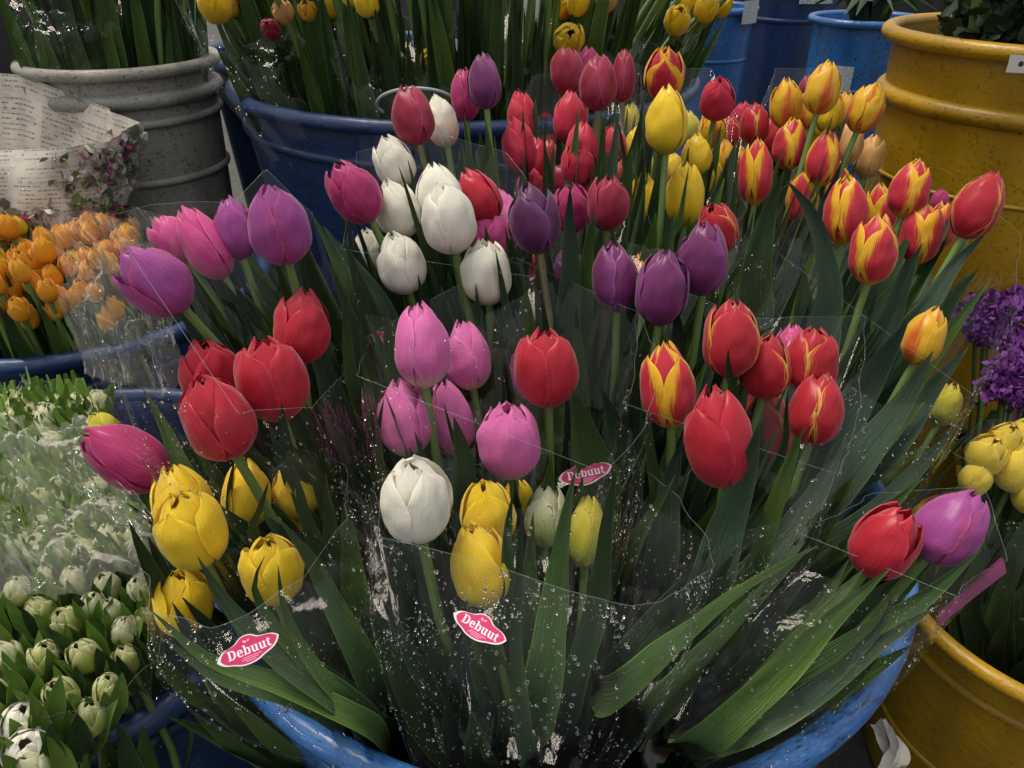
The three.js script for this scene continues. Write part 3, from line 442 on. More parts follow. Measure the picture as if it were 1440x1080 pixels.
function sleeve(id, label, loop, bottom, { mat = film, bulge = 0.012, crumple = 0.0035, nDrops = 500, rMin = 0.00028, rMax = 0.0011, name = 'cellophane_sleeve', cat = 'sleeve', edge = true, group, NU = 260, NV = 40, pleat = 1 } = {}) {
  const top = loop.map(([u, v, t]) => P(u, v, t)), bc = P(bottom[0], bottom[1], bottom[2]), br = bottom[3] ?? 0.045;
  const sd = Object.keys(FILMS).length * 7.7 + 1;
  const cum = [0]; for (let i = 0; i < top.length; i++) cum.push(cum[i] + top[i].distanceTo(top[(i + 1) % top.length]));
  const Lt = cum[top.length], cen = top.reduce((a, p) => a.add(p), V(0, 0, 0)).divideScalar(top.length);
  const at = (a) => { const x = ((a % 1) + 1) % 1 * Lt; let i = 0; while (i < top.length - 1 && cum[i + 1] < x) i++; return top[i].clone().lerp(top[(i + 1) % top.length], (x - cum[i]) / (cum[i + 1] - cum[i])); };
  const axis = cen.clone().sub(bc).normalize();
  const creases = []; for (let i = 0; i < 7; i++) creases.push([rnd(), rr(0.002, 0.0045), rr(-0.05, 0.05), rr(0.005, 0.009)]);
  const pos = (a, b) => {
    const T = at(a), rd = T.clone().sub(cen); rd.addScaledVector(axis, -rd.dot(axis)).normalize();
    const B = bc.clone().addScaledVector(rd, br), p = B.lerp(T, b), ang = a * Math.PI * 2, cx = Math.cos(ang), cz = Math.sin(ang);
    const ridge = (f, k) => 1 - Math.abs(n3(cx * f + sd, cz * f + k, b * f * 0.55));
    const off = bulge * Math.sin(Math.PI * b) * (1 + 0.3 * n3(cx, cz, sd)) + crumple * (n3(cx * 2.2 + sd, cz * 2.2, b * 2) + 0.5 * ridge(2.4, 3) ** 2 - 0.4 + 0.12 * ridge(6, 9) ** 3) * (0.5 + b * 0.5) + pleat * 0.0006 * Math.cos(ang * 11 + 2 * n3(cx, cz, b * 2)) * (1 - b);
    let fold = 0; for (const [ca, ch, cs, cw] of creases) { let d = a - ca - cs * b; d -= Math.round(d); fold += ch * Math.max(0, 1 - Math.abs(d) / cw) * smooth(0, 0.3, b); }
    return p.addScaledVector(rd, off + fold * (crumple > 0 ? 1 : 0));
  };
  const th = thing(name, label, cat, bc, group);
  const g = gridGeo(NU, NV, (a, b) => pos(a, b).sub(bc));
  const uv = g.attributes.uv; for (let i = 0; i < uv.count; i++) uv.setXY(i, uv.getX(i) * 3, uv.getY(i) * 1.2);
  part('film', g, mat, th);
  if (edge) { const e = []; for (let i = 0; i < 84; i++) e.push(pos(i / 120, 1).sub(bc)); part('film_edge', tube(new THREE.CatmullRomCurve3(e, true, 'catmullrom', 0.1), 0.00014, 300, 4, 0.00014, true), edgeMat, th); }
  const grid = (a, b) => { const p = pos(a, b), n = new THREE.Vector3().crossVectors(pos(a + 0.004, b).sub(p), pos(a, Math.min(1.02, b + 0.01)).sub(p)).normalize(); if (n.dot(p.clone().sub(bc.clone().addScaledVector(axis, p.clone().sub(bc).dot(axis)))) < 0) n.negate(); return [p, n]; };
  if (nDrops) drops(th, grid, nDrops, rMin, rMax);
  FILMS[id] = { grid, th };
  return th;
}
sleeve('A', 'clear wet sleeve round the yellow bouquet, oval sticker on its front', [[200, 780, 0.56], [212, 858, 0.49], [300, 884, 0.465], [350, 862, 0.465], [428, 810, 0.48], [482, 735, 0.55], [490, 655, 0.63], [400, 606, 0.69], [250, 612, 0.69], [190, 690, 0.63]], [500, 1030, 0.5, 0.03], { bulge: 0.028, nDrops: 700 });
sleeve('B', 'tall clear sleeve round the lilac and red tulips beside the orange flowers', [[150, 303, 0.6], [215, 288, 0.68], [330, 284, 0.72], [372, 236, 0.74], [440, 300, 0.75], [490, 400, 0.74], [490, 520, 0.66], [440, 572, 0.5], [340, 578, 0.455], [258, 563, 0.455], [185, 555, 0.5], [98, 450, 0.56]], [500, 960, 0.6, 0.04], { nDrops: 840, crumple: 0.004 });
sleeve('C', 'clear sleeve round the white tulips', [[478, 350, 0.7], [500, 215, 0.84], [600, 185, 0.9], [712, 214, 0.88], [740, 250, 0.86], [772, 330, 0.78], [745, 410, 0.66], [630, 470, 0.62], [512, 440, 0.63]], [660, 900, 0.68, 0.04], { nDrops: 600 });
sleeve('D', 'clear sleeve round the pink tulips and one red tulip', [[506, 530, 0.6], [520, 470, 0.68], [600, 424, 0.74], [720, 362, 0.74], [800, 395, 0.72], [900, 440, 0.7], [925, 505, 0.64], [908, 600, 0.58], [850, 668, 0.54], [760, 712, 0.515], [640, 720, 0.505], [545, 660, 0.53]], [725, 1000, 0.57, 0.04], { nDrops: 770 });
sleeve('G', 'clear sleeve flaring towards the purple flowers, striped tulips in it', [[1058, 330, 0.82], [1100, 262, 0.92], [1200, 226, 1.0], [1330, 240, 1.02], [1436, 330, 0.95], [1422, 482, 0.78], [1350, 566, 0.68], [1240, 570, 0.63], [1110, 480, 0.66]], [980, 900, 0.68, 0.05], { nDrops: 1050, bulge: 0.02 });
sleeve('H', 'clear sleeve round the small flamed tulips at the back', [[1050, 215, 1.03], [1092, 96, 1.16], [1150, 96, 1.18], [1246, 202, 1.12], [1236, 262, 1.02], [1140, 335, 0.95], [1050, 335, 0.95]], [960, 640, 0.86, 0.04], { nDrops: 350, rMin: 0.0005, rMax: 0.0012 });
sleeve('I', 'clear sleeve round the yellow tulips behind the purples', [[868, 150, 1.05], [960, 96, 1.14], [1000, 98, 1.14], [1046, 180, 1.06], [1050, 296, 0.92], [985, 360, 0.86], [880, 340, 0.87]], [880, 640, 0.84, 0.04], { nDrops: 300 });
sleeve('J', 'clear sleeve round the rose red tulips before the tall stems', [[750, 95, 1.14], [830, 62, 1.2], [902, 92, 1.16], [906, 190, 1.02], [860, 275, 0.92], [745, 265, 0.92], [708, 205, 1.0]], [800, 600, 0.84, 0.04], { nDrops: 300 });
sleeve('E', 'clear sleeve round the red tulips beside the leaning pair', [[884, 570, 0.62], [898, 430, 0.74], [960, 408, 0.79], [1060, 450, 0.78], [1218, 442, 0.76], [1212, 560, 0.66], [1180, 660, 0.58], [1090, 735, 0.53], [990, 760, 0.51], [900, 700, 0.53]], [900, 990, 0.57, 0.04], { nDrops: 909 });
sleeve('F', 'clear sleeve leaning over the tub rim with the red and lilac pair', [[1120, 748, 0.57], [1230, 694, 0.64], [1386, 684, 0.68], [1418, 790, 0.61], [1345, 838, 0.5], [1215, 835, 0.465], [1130, 800, 0.48]], [950, 1052, 0.52, 0.035], { nDrops: 770, bulge: 0.016 });
sleeve('D2', 'short clear wet sleeve hanging at the front rim with one white tulip', [[528, 678, 0.56], [537, 756, 0.475], [600, 770, 0.455], [700, 796, 0.45], [800, 832, 0.448], [880, 852, 0.45], [935, 846, 0.46], [1010, 798, 0.5], [960, 700, 0.58], [870, 636, 0.66], [700, 628, 0.7], [560, 636, 0.66]], [716, 1085, 0.485, 0.06], { nDrops: 1680, bulge: 0.014, crumple: 0.004 });

// magenta printed strip along the leaning sleeve's lower edge
{
  const c = [[1404, 782, 0.59], [1412, 804, 0.58], [1318, 858, 0.535], [1314, 880, 0.525]].map((q) => P(...q)), m = new THREE.MeshPhysicalMaterial({ name: 'magenta_printed_film', color: 0xa8307a, roughness: 0.12, transmission: 0.7, thickness: 0, bumpMap: filmBump, bumpScale: 0.0004, side: THREE.DoubleSide });
  const o = FILMS.F.th.position;
  part('printed_band', gridGeo(6, 24, (a, b) => c[0].clone().lerp(c[1], a).lerp(c[2].clone().lerp(c[3], a), b).addScaledVector(UPV, 0.003 * Math.sin(a * 3.1)).addScaledVector(FWD, -0.003).sub(o)), m, FILMS.F.th);
}

const mistLight = fogFilm.clone(); mistLight.name = 'lightly_misted_cellophane'; mistLight.roughness = 0.4;
// loose sheets
function sheet(label, corners, { mat = film, nDrops = 400, sag = 0.01, crumple = 0.006, cat = 'film', rMax = 0.0012, name = 'cellophane_sheet', edge = true } = {}) {
  const c = corners.map((q) => P(...q)), sd = rnd() * 30, o = c[3];
  const cn = new THREE.Vector3().crossVectors(c[1].clone().sub(c[0]), c[3].clone().sub(c[0])).normalize();
  const pos = (a, b) => c[0].clone().lerp(c[1], a).lerp(c[3].clone().lerp(c[2], a), b).addScaledVector(cn, sag * Math.sin(a * 3.14) * Math.sin(b * 3.14) + crumple * (n2(a * 2.5 + sd, b * 2.5) + 0.5 * (1 - Math.abs(n2(a * 5, b * 5 + sd))) ** 3 + 0.25 * (1 - Math.abs(n2(a * 13 + sd, b * 13))) ** 4));
  const th = thing(name, label, cat, o);
  const g = gridGeo(50, 50, (a, b) => pos(a, b).sub(o)); part('film', g, mat, th);
  const e = []; for (let i = 0; i < 30; i++) e.push(pos(i / 30, 0)); for (let i = 0; i < 30; i++) e.push(pos(1, i / 30)); for (let i = 0; i < 30; i++) e.push(pos(1 - i / 30, 1)); for (let i = 0; i < 30; i++) e.push(pos(0, 1 - i / 30));
  if (edge) part('film_edge', tube(new THREE.CatmullRomCurve3(e.map((p) => p.sub(o)), true, 'catmullrom', 0.1), 0.00025, 240, 4, 0.00025, true), edgeMat, th);
  const grid = (a, b) => { const p = pos(a, b); return [p, new THREE.Vector3().crossVectors(pos(a + 0.01, b).sub(p), pos(a, b + 0.01).sub(p)).normalize()]; };
  if (nDrops) drops(th, grid, nDrops, 0.0004, rMax, false);
  return th;
}
sheet('misted sheet of film draped over the white double tulips', [[-70, 560, 0.84], [150, 590, 0.78], [240, 800, 0.6], [-70, 850, 0.58]], { mat: fogFilm, nDrops: 300, crumple: 0.018, edge: false });
sheet('misted flap of film in front of the orange tulips', [[62, 306, 1.0], [232, 296, 0.92], [250, 560, 0.78], [110, 520, 0.8]], { mat: mistLight, nDrops: 120, crumple: 0.014, edge: false });
sheet('clear peaked film corner standing before the orange tulip bucket', [[32, 528, 0.9], [78, 548, 0.92], [196, 640, 0.82], [-30, 660, 0.82]], { nDrops: 350, crumple: 0.014 });
sheet('clear film flap under the leaning magenta tulip', [[72, 660, 0.62], [130, 655, 0.62], [236, 730, 0.56], [176, 735, 0.56]], { nDrops: 150, crumple: 0.012 });

// pink stickers
function stickerMat(back) {
  const c = document.createElement('canvas'); c.width = 512; c.height = 256;
  const x = c.getContext('2d'); x.fillStyle = '#d9d2cf'; x.fillRect(0, 0, 512, 256);
  x.fillStyle = '#c02560';
  x.beginPath(); x.moveTo(40, 150); x.bezierCurveTo(60, 70, 150, 90, 190, 62); x.bezierCurveTo(230, 26, 290, 26, 330, 62); x.bezierCurveTo(370, 90, 440, 60, 492, 118);
  x.bezierCurveTo(460, 190, 380, 190, 330, 216); x.bezierCurveTo(260, 240, 190, 232, 150, 212); x.bezierCurveTo(110, 196, 70, 200, 40, 150); x.fill();
  if (!back) {
    x.fillStyle = '#f3e6ea'; x.textAlign = 'center'; x.font = 'bold 92px serif'; x.fillText('Debuut', 266, 168, 360);
    x.fillStyle = '#e9a9c0'; x.beginPath(); x.ellipse(246, 72, 16, 8, 0.4, 0, 7); x.ellipse(276, 70, 12, 7, -0.4, 0, 7); x.fill();
    x.strokeStyle = '#e9a9c0'; x.lineWidth = 5; for (const [a, b, y] of [[200, 350, 186], [190, 320, 200], [220, 300, 214]]) { x.beginPath(); x.moveTo(a, y); x.lineTo(b, y); x.stroke(); }
  }
  const t = new THREE.CanvasTexture(c); t.colorSpace = THREE.SRGBColorSpace;
  return new THREE.MeshPhysicalMaterial({ name: 'sticker_print', map: t, roughness: 0.4, side: THREE.DoubleSide });
}
const stickFront = stickerMat(false);
function sticker(label, filmId, u, v, wpx, turn, tilt = 0, any = false) {
  let best = null;
  for (let i = 0; i < 400; i++) for (let j = 8; j < 40; j++) {
    const [p, n] = FILMS[filmId].grid(i / 400, j / 40), [pu, pv, t] = project(p);
    if (Math.hypot(pu - u, pv - v) < (any ? 30 : 14) && (n.dot(CAM.clone().sub(p)) > 0 || any) && (!best || t < best.t - 0.002)) best = { p, n, t };
  }
  if (best && best.n.dot(CAM.clone().sub(best.p)) < 0) best.n.negate();
  if (!best) { console.log('no film at sticker', label); best = { p: P(u, v, 0.5), n: CAM.clone().sub(P(u, v, 0.5)).normalize(), t: 0.5 }; }
  const w = wpx * best.t / F, sh = new THREE.Shape();
  sh.moveTo(0.02, 0.42); sh.bezierCurveTo(0.08, 0.72, 0.28, 0.64, 0.36, 0.78); sh.bezierCurveTo(0.44, 0.93, 0.58, 0.93, 0.66, 0.78); sh.bezierCurveTo(0.74, 0.66, 0.88, 0.78, 0.99, 0.54);
  sh.bezierCurveTo(0.92, 0.2, 0.76, 0.24, 0.66, 0.12); sh.bezierCurveTo(0.52, 0.02, 0.36, 0.06, 0.28, 0.14); sh.bezierCurveTo(0.2, 0.22, 0.1, 0.2, 0.02, 0.42);
  const g = new THREE.ExtrudeGeometry(sh, { depth: 0.006, bevelEnabled: false, curveSegments: 10 });
  g.translate(-0.5, -0.5, 0); g.scale(w, w * 0.52, w);
  const uv = g.attributes.uv, ps = g.attributes.position; for (let i = 0; i < uv.count; i++) uv.setXY(i, ps.getX(i) / w + 0.5, ps.getY(i) / (w * 0.52) + 0.5);
  if (any && wpx > 60) best.p = P(u, v, best.t - 0.01);
  const n = best.n.clone().lerp(CAM.clone().sub(best.p).normalize(), any ? 0.95 : 0.55).normalize(), up = UPV.clone().addScaledVector(n, -UPV.dot(n)).normalize(), right = new THREE.Vector3().crossVectors(up, n);
  const m = part(numbered('sticker'), g, stickFront, scene);
  m.quaternion.setFromRotationMatrix(new THREE.Matrix4().makeBasis(right, up, n)).multiply(new THREE.Quaternion().setFromAxisAngle(V(0, 0, 1), turn)).multiply(new THREE.Quaternion().setFromAxisAngle(V(0, 1, 0), tilt));
  m.position.copy(best.p).addScaledVector(n, 0.0045);
  return tag(m, label, 'sticker');
}
sticker('pink oval Debuut sticker on the sleeve of the yellow bouquet', 'A', 357, 901, 92, 0.36);
sticker('pink oval Debuut sticker hanging below the front yellow tulip', 'D2', 682, 870, 86, -0.5);
sticker('dark pink sticker half hidden behind a wide leaf, back of the front sleeve', 'D2', 822, 664, 78, 0.22, 0, true);
sticker('narrow pink sticker edge above the pink tulips', 'D', 552, 452, 44, -0.62, 0.9, true);

// ---------------------------------------------------------------- tall stemmed tulips in the far tub and the white bucket
const longLeafMats = [leafMats[0], leafMats[1], leafMats[3]];
function tallTulip(label, group, root, rim, top, kind, W, headOpt = {}) {
  const th = thing('tulip', label, 'tulip', root, group), c = new THREE.CatmullRomCurve3([root, rim, top].map((p) => p.clone().sub(root)));
  part('stem', tube(c, 0.0062, 12, 6, 0.005), stemMat, th);
  const ax = top.clone().sub(rim).normalize();
  headGroup(th, top.clone().sub(root), ax, W, W * 1.5, kind, Math.floor(rnd() * 4), rr(0, 6), true);
  for (let k = 0; k < 5; k++) {
    const p0 = c.getPointAt(rr(0.45, 0.6)).add(root), p1 = c.getPointAt(rr(0.78, 0.98)).add(root).add(V(rr(-0.03, 0.03), 0, rr(-0.01, 0.03)));
    addLeaf(th, [p0, p0.clone().lerp(p1, 0.5).add(V(rr(-0.012, 0.012), 0, rr(0, 0.02))), p1], rr(0.018, 0.032), longLeafMats[Math.floor(rnd() * 3)], { nu: 4, nv: 10, turn: rr(-0.9, 0.9), fold: 0.5 });
  }
}
{
  const bp = BACK.position, rimY = P(655, 102, 1.5).y;
  const kinds = ['yellow', 'yellow', 'yellow', 'flame', 'buff', 'yellow'];
  for (let i = 0; i < 84; i++) {
    const x = (i + rr(0, 1)) / 84 * 1.84 - 0.92, z = Math.sqrt(Math.max(0.02, 0.86 - x * x)) * (i % 4 === 3 ? rr(0.2, 0.7) : rr(0.8, 1));
    const root = V(bp.x + x * 0.28, 0.016, bp.z + z * 0.28), rim = V(bp.x + x * 0.41, rimY + 0.0, bp.z + z * 0.395);
    const lean = x > 0.6 ? rr(0.35, 0.7) : x * 0.3 + rr(-0.06, 0.06), h = rnd() < 0.5 ? rr(0.13, 0.2) : rr(0.2, 0.36);
    tallTulip('slender closed tulip on a long stem crowded in the navy tub', 'tall tulips in the navy tub', root, rim, rim.clone().add(V(lean * h, h * (1 - 0.35 * Math.abs(lean)), z * 0.05 + rr(-0.02, 0.04))), kinds[Math.floor(rnd() * 6)], rr(0.026, 0.032));
  }
  for (const [kind, u, v, w, t, lab] of [['yellow', 608, 88, 30, 1.16, 'yellow tulip drooping beside a dark leaf before the tall stems'], ['yellow', 798, 66, 40, 1.16, 'deep yellow tulip lying askew above the crimson tulips'], ['yellow', 312, 26, 40, 1.16, 'yellow tulip in crinkled film over the navy tub edge'], ['crimson', 386, 50, 26, 1.16, 'dark crimson bud among the tall stems near the white bucket'], ['buff', 404, 30, 28, 1.16, 'pale buff bud among the tall stems near the white bucket'], ['flame', 438, 26, 26, 1.16, 'narrow flamed bud among the tall stems'], ['yellow', 948, 44, 34, 1.2, 'pale yellow tulip in the sleeve sprawling over far blue buckets'], ['yellow', 985, 30, 30, 1.22, 'small yellow tulip at the tip of the sprawling sleeve']]) {
    const top = P(u, v, t), root = V(bp.x + (top.x - bp.x) * 0.5, 0.016, bp.z + 0.2);
    tallTulip(lab, undefined, root, V(bp.x + clamp(top.x - bp.x, -0.36, 0.36), rimY + 0.01, bp.z + 0.18), top, kind, w * t / F);
  }
  const wp = WHITE.position, wr = P(168, 80, 1.45).y;
  for (let i = 0; i < 30; i++) {
    const a = Math.PI * rr(-0.1, 1.1), q = rr(0.4, 0.88), x = Math.cos(a) * q, z = Math.sin(a) * q, h = rr(0.14, 0.3);
    const rim = V(wp.x + x * 0.15, wr, wp.z + z * 0.142);
    tallTulip('tall leafy tulip bunched in the grimy white bucket', 'tulips in the grimy white bucket', V(wp.x + x * 0.115, 0.016, wp.z + z * 0.115), rim, rim.clone().add(V(x * 0.3 * h + rr(-0.02, 0.02), h, rr(-0.02, 0.03))), ['yellow', 'yellow', 'yellowgreen'][i % 3], 0.03);
  }
}
sleeve('BK1', 'crinkled clear sleeve at the edge of the navy tub by the white bucket', [[240, -40, 1.29], [300, -60, 1.40], [400, -40, 1.40], [420, 40, 1.21], [330, 60, 1.16], [250, 30, 1.21]], [430, 220, 1.23, 0.05], { nDrops: 250, rMin: 0.0006, rMax: 0.0018, crumple: 0.012, NU: 100 });
sleeve('BK2', 'crinkled clear sleeve in the middle of the tall stems', [[440, -50, 1.25], [560, -60, 1.34], [720, -40, 1.34], [725, 20, 1.19], [620, 46, 1.14], [460, 30, 1.16]], [590, 240, 1.21, 0.08], { nDrops: 200, rMin: 0.0006, rMax: 0.0018, crumple: 0.012, NU: 100 });
sleeve('BK3', 'crinkled clear sleeve sprawling right over the far blue buckets', [[740, -60, 1.25], [900, -60, 1.40], [1000, -10, 1.40], [988, 42, 1.25], [930, 64, 1.19], [780, 20, 1.16]], [720, 220, 1.21, 0.06], { nDrops: 250, rMin: 0.0006, rMax: 0.0018, crumple: 0.012, NU: 100 });
sleeve('BK4', 'streaky clear sleeve over the bunches in the white bucket', [[10, -30, 1.35], [80, -60, 1.5], [160, -50, 1.5], [170, 10, 1.3], [90, 20, 1.28], [30, 0, 1.3]], [110, 130, 1.36, 0.07], { nDrops: 200, rMin: 0.0006, rMax: 0.0018, crumple: 0.016, NU: 100 });
{ // wire hoop
  const e = []; for (let i = 0; i < 12; i++) { const a = -0.5 + i / 11 * 4.2; e.push(P(585 + 55 * Math.cos(a), 146 - 22 * Math.sin(a), 1.06 - 0.05 * Math.sin(a))); }
  const o = e[0].clone(), m = part(numbered('wire_hoop'), tube(e.map((p) => p.sub(o)), 0.0022, 60, 8), new THREE.MeshPhysicalMaterial({ name: 'clear_plastic_wire', color: 0xc9d0d4, roughness: 0.2, transmission: 0.4, thickness: 0 }), scene);
  m.position.copy(o); tag(m, 'thin pale hoop behind the crimson and peach tulips', 'hoop');
}

const petalBit = gridGeo(2, 2, (a, b) => V((a - 0.5) * Math.sin(0.3 + b * 2.6), b, 0.25 * (a - 0.5) ** 2 + 0.3 * b * b)), M4 = new THREE.Matrix4(), Q4 = new THREE.Quaternion();
const bit = (p, s, w = 1) => petalBit.clone().applyMatrix4(M4.compose(p, Q4.setFromEuler(new THREE.Euler(rr(-1.4, 1.4), rr(0, 6.28), rr(-1.4, 1.4))), V(s * w, s, s)));

// ---------------------------------------------------------------- orange, white double and cream tulips
function smallTulip(label, group, head, axis, W, kind, floor, whole, L = 1.35) {
  const root = V(floor.x + (head.x - floor.x) * 0.6, 0.016, floor.z + (head.z - floor.z) * 0.6), th = thing('tulip', label, 'tulip', root, group);
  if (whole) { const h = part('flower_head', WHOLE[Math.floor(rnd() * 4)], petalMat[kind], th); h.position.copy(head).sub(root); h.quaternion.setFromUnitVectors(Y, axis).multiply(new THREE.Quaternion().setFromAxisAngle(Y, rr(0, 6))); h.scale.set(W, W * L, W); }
  else headGroup(th, head.clone().sub(root), axis, W, W * L, kind, Math.floor(rnd() * 4), rr(0, 6), true);
  const mid = head.clone().addScaledVector(axis, -0.1);
  part('stem', tube([root, mid, head].map((p) => p.clone().sub(root)), 0.0045, 10, 6, 0.0035), stemMat, th);
  for (let k = 0; k < 2; k++) { const a = rr(0, 6.28), p1 = head.clone().add(V(Math.cos(a) * 0.022, rr(-0.03, 0.008), Math.sin(a) * 0.022)), p0 = mid.clone().lerp(root, 0.3); addLeaf(th, [p0, p0.clone().lerp(p1, 0.6).add(V(Math.cos(a) * 0.01, 0, Math.sin(a) * 0.01)), p1], rr(0.016, 0.026), leafMats[k ? 3 : 1], { nu: 4, nv: 10 }); }
  return th;
}
{ // orange
  const o = OR.position;
  let made = 0;
  for (let j = 0; j < 13; j++) for (let i = 0; i < 12; i++) {
    const u = -14 + i * 18 + (j % 2) * 10 + rr(-7, 7), v = 330 + j * 12.5 + rr(-6, 6);
    if (v > 470 && u > 150) continue;
    const p = atHeight(u, v, 0.52 + 0.03 * Math.sin(j * 1.3 + i) + rr(-0.012, 0.012) - Math.max(0, v - 440) * 0.0006);
    if (Math.hypot(p.x - o.x, p.z - o.z) > 0.29) continue;
    made++;
    smallTulip('small orange tulip massed in the dark blue bucket', 'orange tulips in the dark blue bucket', p, V(rr(-0.2, 0.2), 1, rr(-0.05, 0.3)).normalize(), rr(0.019, 0.025), rnd() < 0.95 ? 'orange' : 'yellow', o, true, 1.65);
  }
}
{ // white doubles: loose petals with green outer ones
  const o = BL.position, list = [[95, 772, 40], [140, 782, 42], [182, 788, 40], [110, 815, 44], [160, 822, 46], [203, 822, 40], [66, 858, 46], [24, 780, 42], [28, 830, 44], [104, 868, 48], [132, 915, 52], [66, 920, 50], [18, 922, 52], [98, 968, 54], [176, 885, 44], [186, 925, 42], [44, 1036, 78], [34, 998, 70], [124, 1004, 58], [4, 976, 60], [62, 1076, 62], [-10, 870, 50], [150, 965, 46], [165, 860, 40], [210, 870, 36], [72, 815, 40], [130, 850, 42]];
  for (const [u, v, w] of list) {
    const p = atHeight(u, v + w * 0.45, 0.445 + rr(-0.012, 0.012)), t = project(p)[2], W = w * t / F * 0.78, ax = V(rr(-0.25, 0.25) + 0.1, 1, rr(-0.1, 0.2)).normalize(), open = w > 65, bud = v < 835 ? 'whitegreen' : rnd() < 0.7 ? 'budgreen' : 'whitegreen';
    const th = smallTulip(open ? 'opened white double tulip beside the dark blue rim' : 'greenish white double tulip bud in the dark blue bucket', open ? 'opened white double tulips' : 'greenish double tulip buds', p, ax, W, open ? 'white' : bud, o, false, open ? 1.05 : 1.5);
    const g = th.children.find((c) => c.name === 'flower_head');
    for (let k = 0; k < 5; k++) { const q = part('petal', SMALLHEADS[3][k % 6], petalMat[open ? 'white' : bud], g); q.scale.set(0.82, 0.97, 0.82); q.rotation.y = k * 1.3 + 0.4; }
    for (let k = 0; k < 5; k++) { // pointed green leaves round the bud
      const a = k * 1.26 + rr(-0.5, 0.5), d = V(Math.cos(a), 0, Math.sin(a)), p0 = p.clone().addScaledVector(ax, -0.03);
      addLeaf(th, [p0, p.clone().addScaledVector(d, W * 0.55).addScaledVector(ax, W * 0.2), p.clone().addScaledVector(d, W * rr(0.6, 0.95)).addScaledVector(ax, W * rr(1.2, 2.2))], W * rr(0.5, 0.8), rnd() < 0.8 ? freshLeaf : leafMats[1], { nu: 4, nv: 10, turn: rr(-1, 1), base: 0.7 });
    }
  }
  const gs = [], gl = []; // the packed mass under the misted film
  for (let v = 566; v < 790; v += 16) for (let u = -30; u < 225; u += 21) if (u < 150 + (v - 590) * 0.36) {
    const p = atHeight(u + rr(-8, 8), v + rr(-6, 6) + 14, 0.445 + rr(-0.012, 0.012)), W = rr(0.022, 0.03);
    Q4.setFromEuler(new THREE.Euler(rr(-0.2, 0.4), rr(0, 6), rr(-0.25, 0.25)));
    gs.push(WHOLE[Math.floor(rnd() * 4)].clone().applyMatrix4(M4.compose(p.clone().sub(o), Q4, V(W, W * 1.35, W))));
    for (let k = 0; k < 8; k++) gl.push(petalBit.clone().applyMatrix4(M4.compose(p.clone().sub(o).add(V(rr(-0.01, 0.01), -0.008, rr(-0.01, 0.01))), Q4.setFromEuler(new THREE.Euler(rr(-0.4, 0.4), rr(0, 6.28), rr(-0.4, 0.4))), V(0.016, rr(0.035, 0.06), 0.016))));
  }
  const mass = new THREE.Group(); mass.name = numbered('packed_tulips'); mass.position.copy(o); scene.add(mass);
  tag(mass, 'packed mass of pale green tulip buds under misted film', 'tulips', undefined, 'stuff');
  part('flower_heads', mergeGeometries(gs.filter((_, i) => i % 3)), petalMat.whitegreen, mass); part('flower_heads', mergeGeometries(gs.filter((_, i) => i % 3 === 0)), petalMat.budgreen, mass); part('leaves', mergeGeometries(gl), freshLeaf, mass);
}
{ // cream
  const o = YL.position;
  const near = [[1374, 660, 48], [1404, 640, 44], [1430, 636, 44], [1418, 688, 58], [1442, 714, 56], [1362, 690, 40]], far = [];
  for (let i = 0; i < 14; i++) far.push([rr(1375, 1500), rr(560, 640), 36]);
  for (const [u, v, w] of near) { const p = P(u, v, 0.86), W = w * 0.86 / F; smallTulip('cream yellow tulip above the low yellow bucket', 'cream tulips above the low yellow bucket', p, V(rr(-0.1, 0.1), 1, rr(0, 0.3)).normalize(), W, 'cream', o, false, 1.4); }
  for (let i = 0; i < 26; i++) { // broad dark leaves under them
    const th = thing('tulip_leaf', 'broad dark leaf hanging over the low yellow bucket', 'leaf', V(o.x + rr(-0.05, 0.05), 0.016, o.z + rr(-0.05, 0.05)), 'dark leaves in the low yellow bucket');
    const a = rr(0, 6.28), r = rr(0.06, 0.15), p1 = V(o.x + Math.cos(a) * r, rr(0.34, 0.46), o.z + Math.sin(a) * r);
    addLeaf(th, [th.position.clone(), V(o.x + Math.cos(a) * r * 0.5, 0.22, o.z + Math.sin(a) * r * 0.5), V(o.x + Math.cos(a) * r * 0.9, 0.32, o.z + Math.sin(a) * r * 0.9), p1], rr(0.03, 0.05), leafMats[i % 3], { nu: 4, nv: 14 });
  }
}
sleeve('CR', 'clear sleeve round the cream tulips', [[1338, 640, 0.82], [1380, 590, 0.92], [1470, 590, 0.95], [1520, 650, 0.85], [1460, 740, 0.76], [1370, 720, 0.76]], [1480, 900, 0.86, 0.05], { nDrops: 250, NU: 90 });
sleeve('WT', 'clear sleeve round the white double tulips above the dark blue rim', [[-60, 850, 0.6], [60, 1010, 0.53], [140, 1000, 0.55], [222, 930, 0.6], [232, 820, 0.66], [205, 740, 0.74], [100, 700, 0.8], [-60, 720, 0.8]], [60, 1130, 0.78, 0.12], { nDrops: 500, bulge: 0.02, NU: 110 });

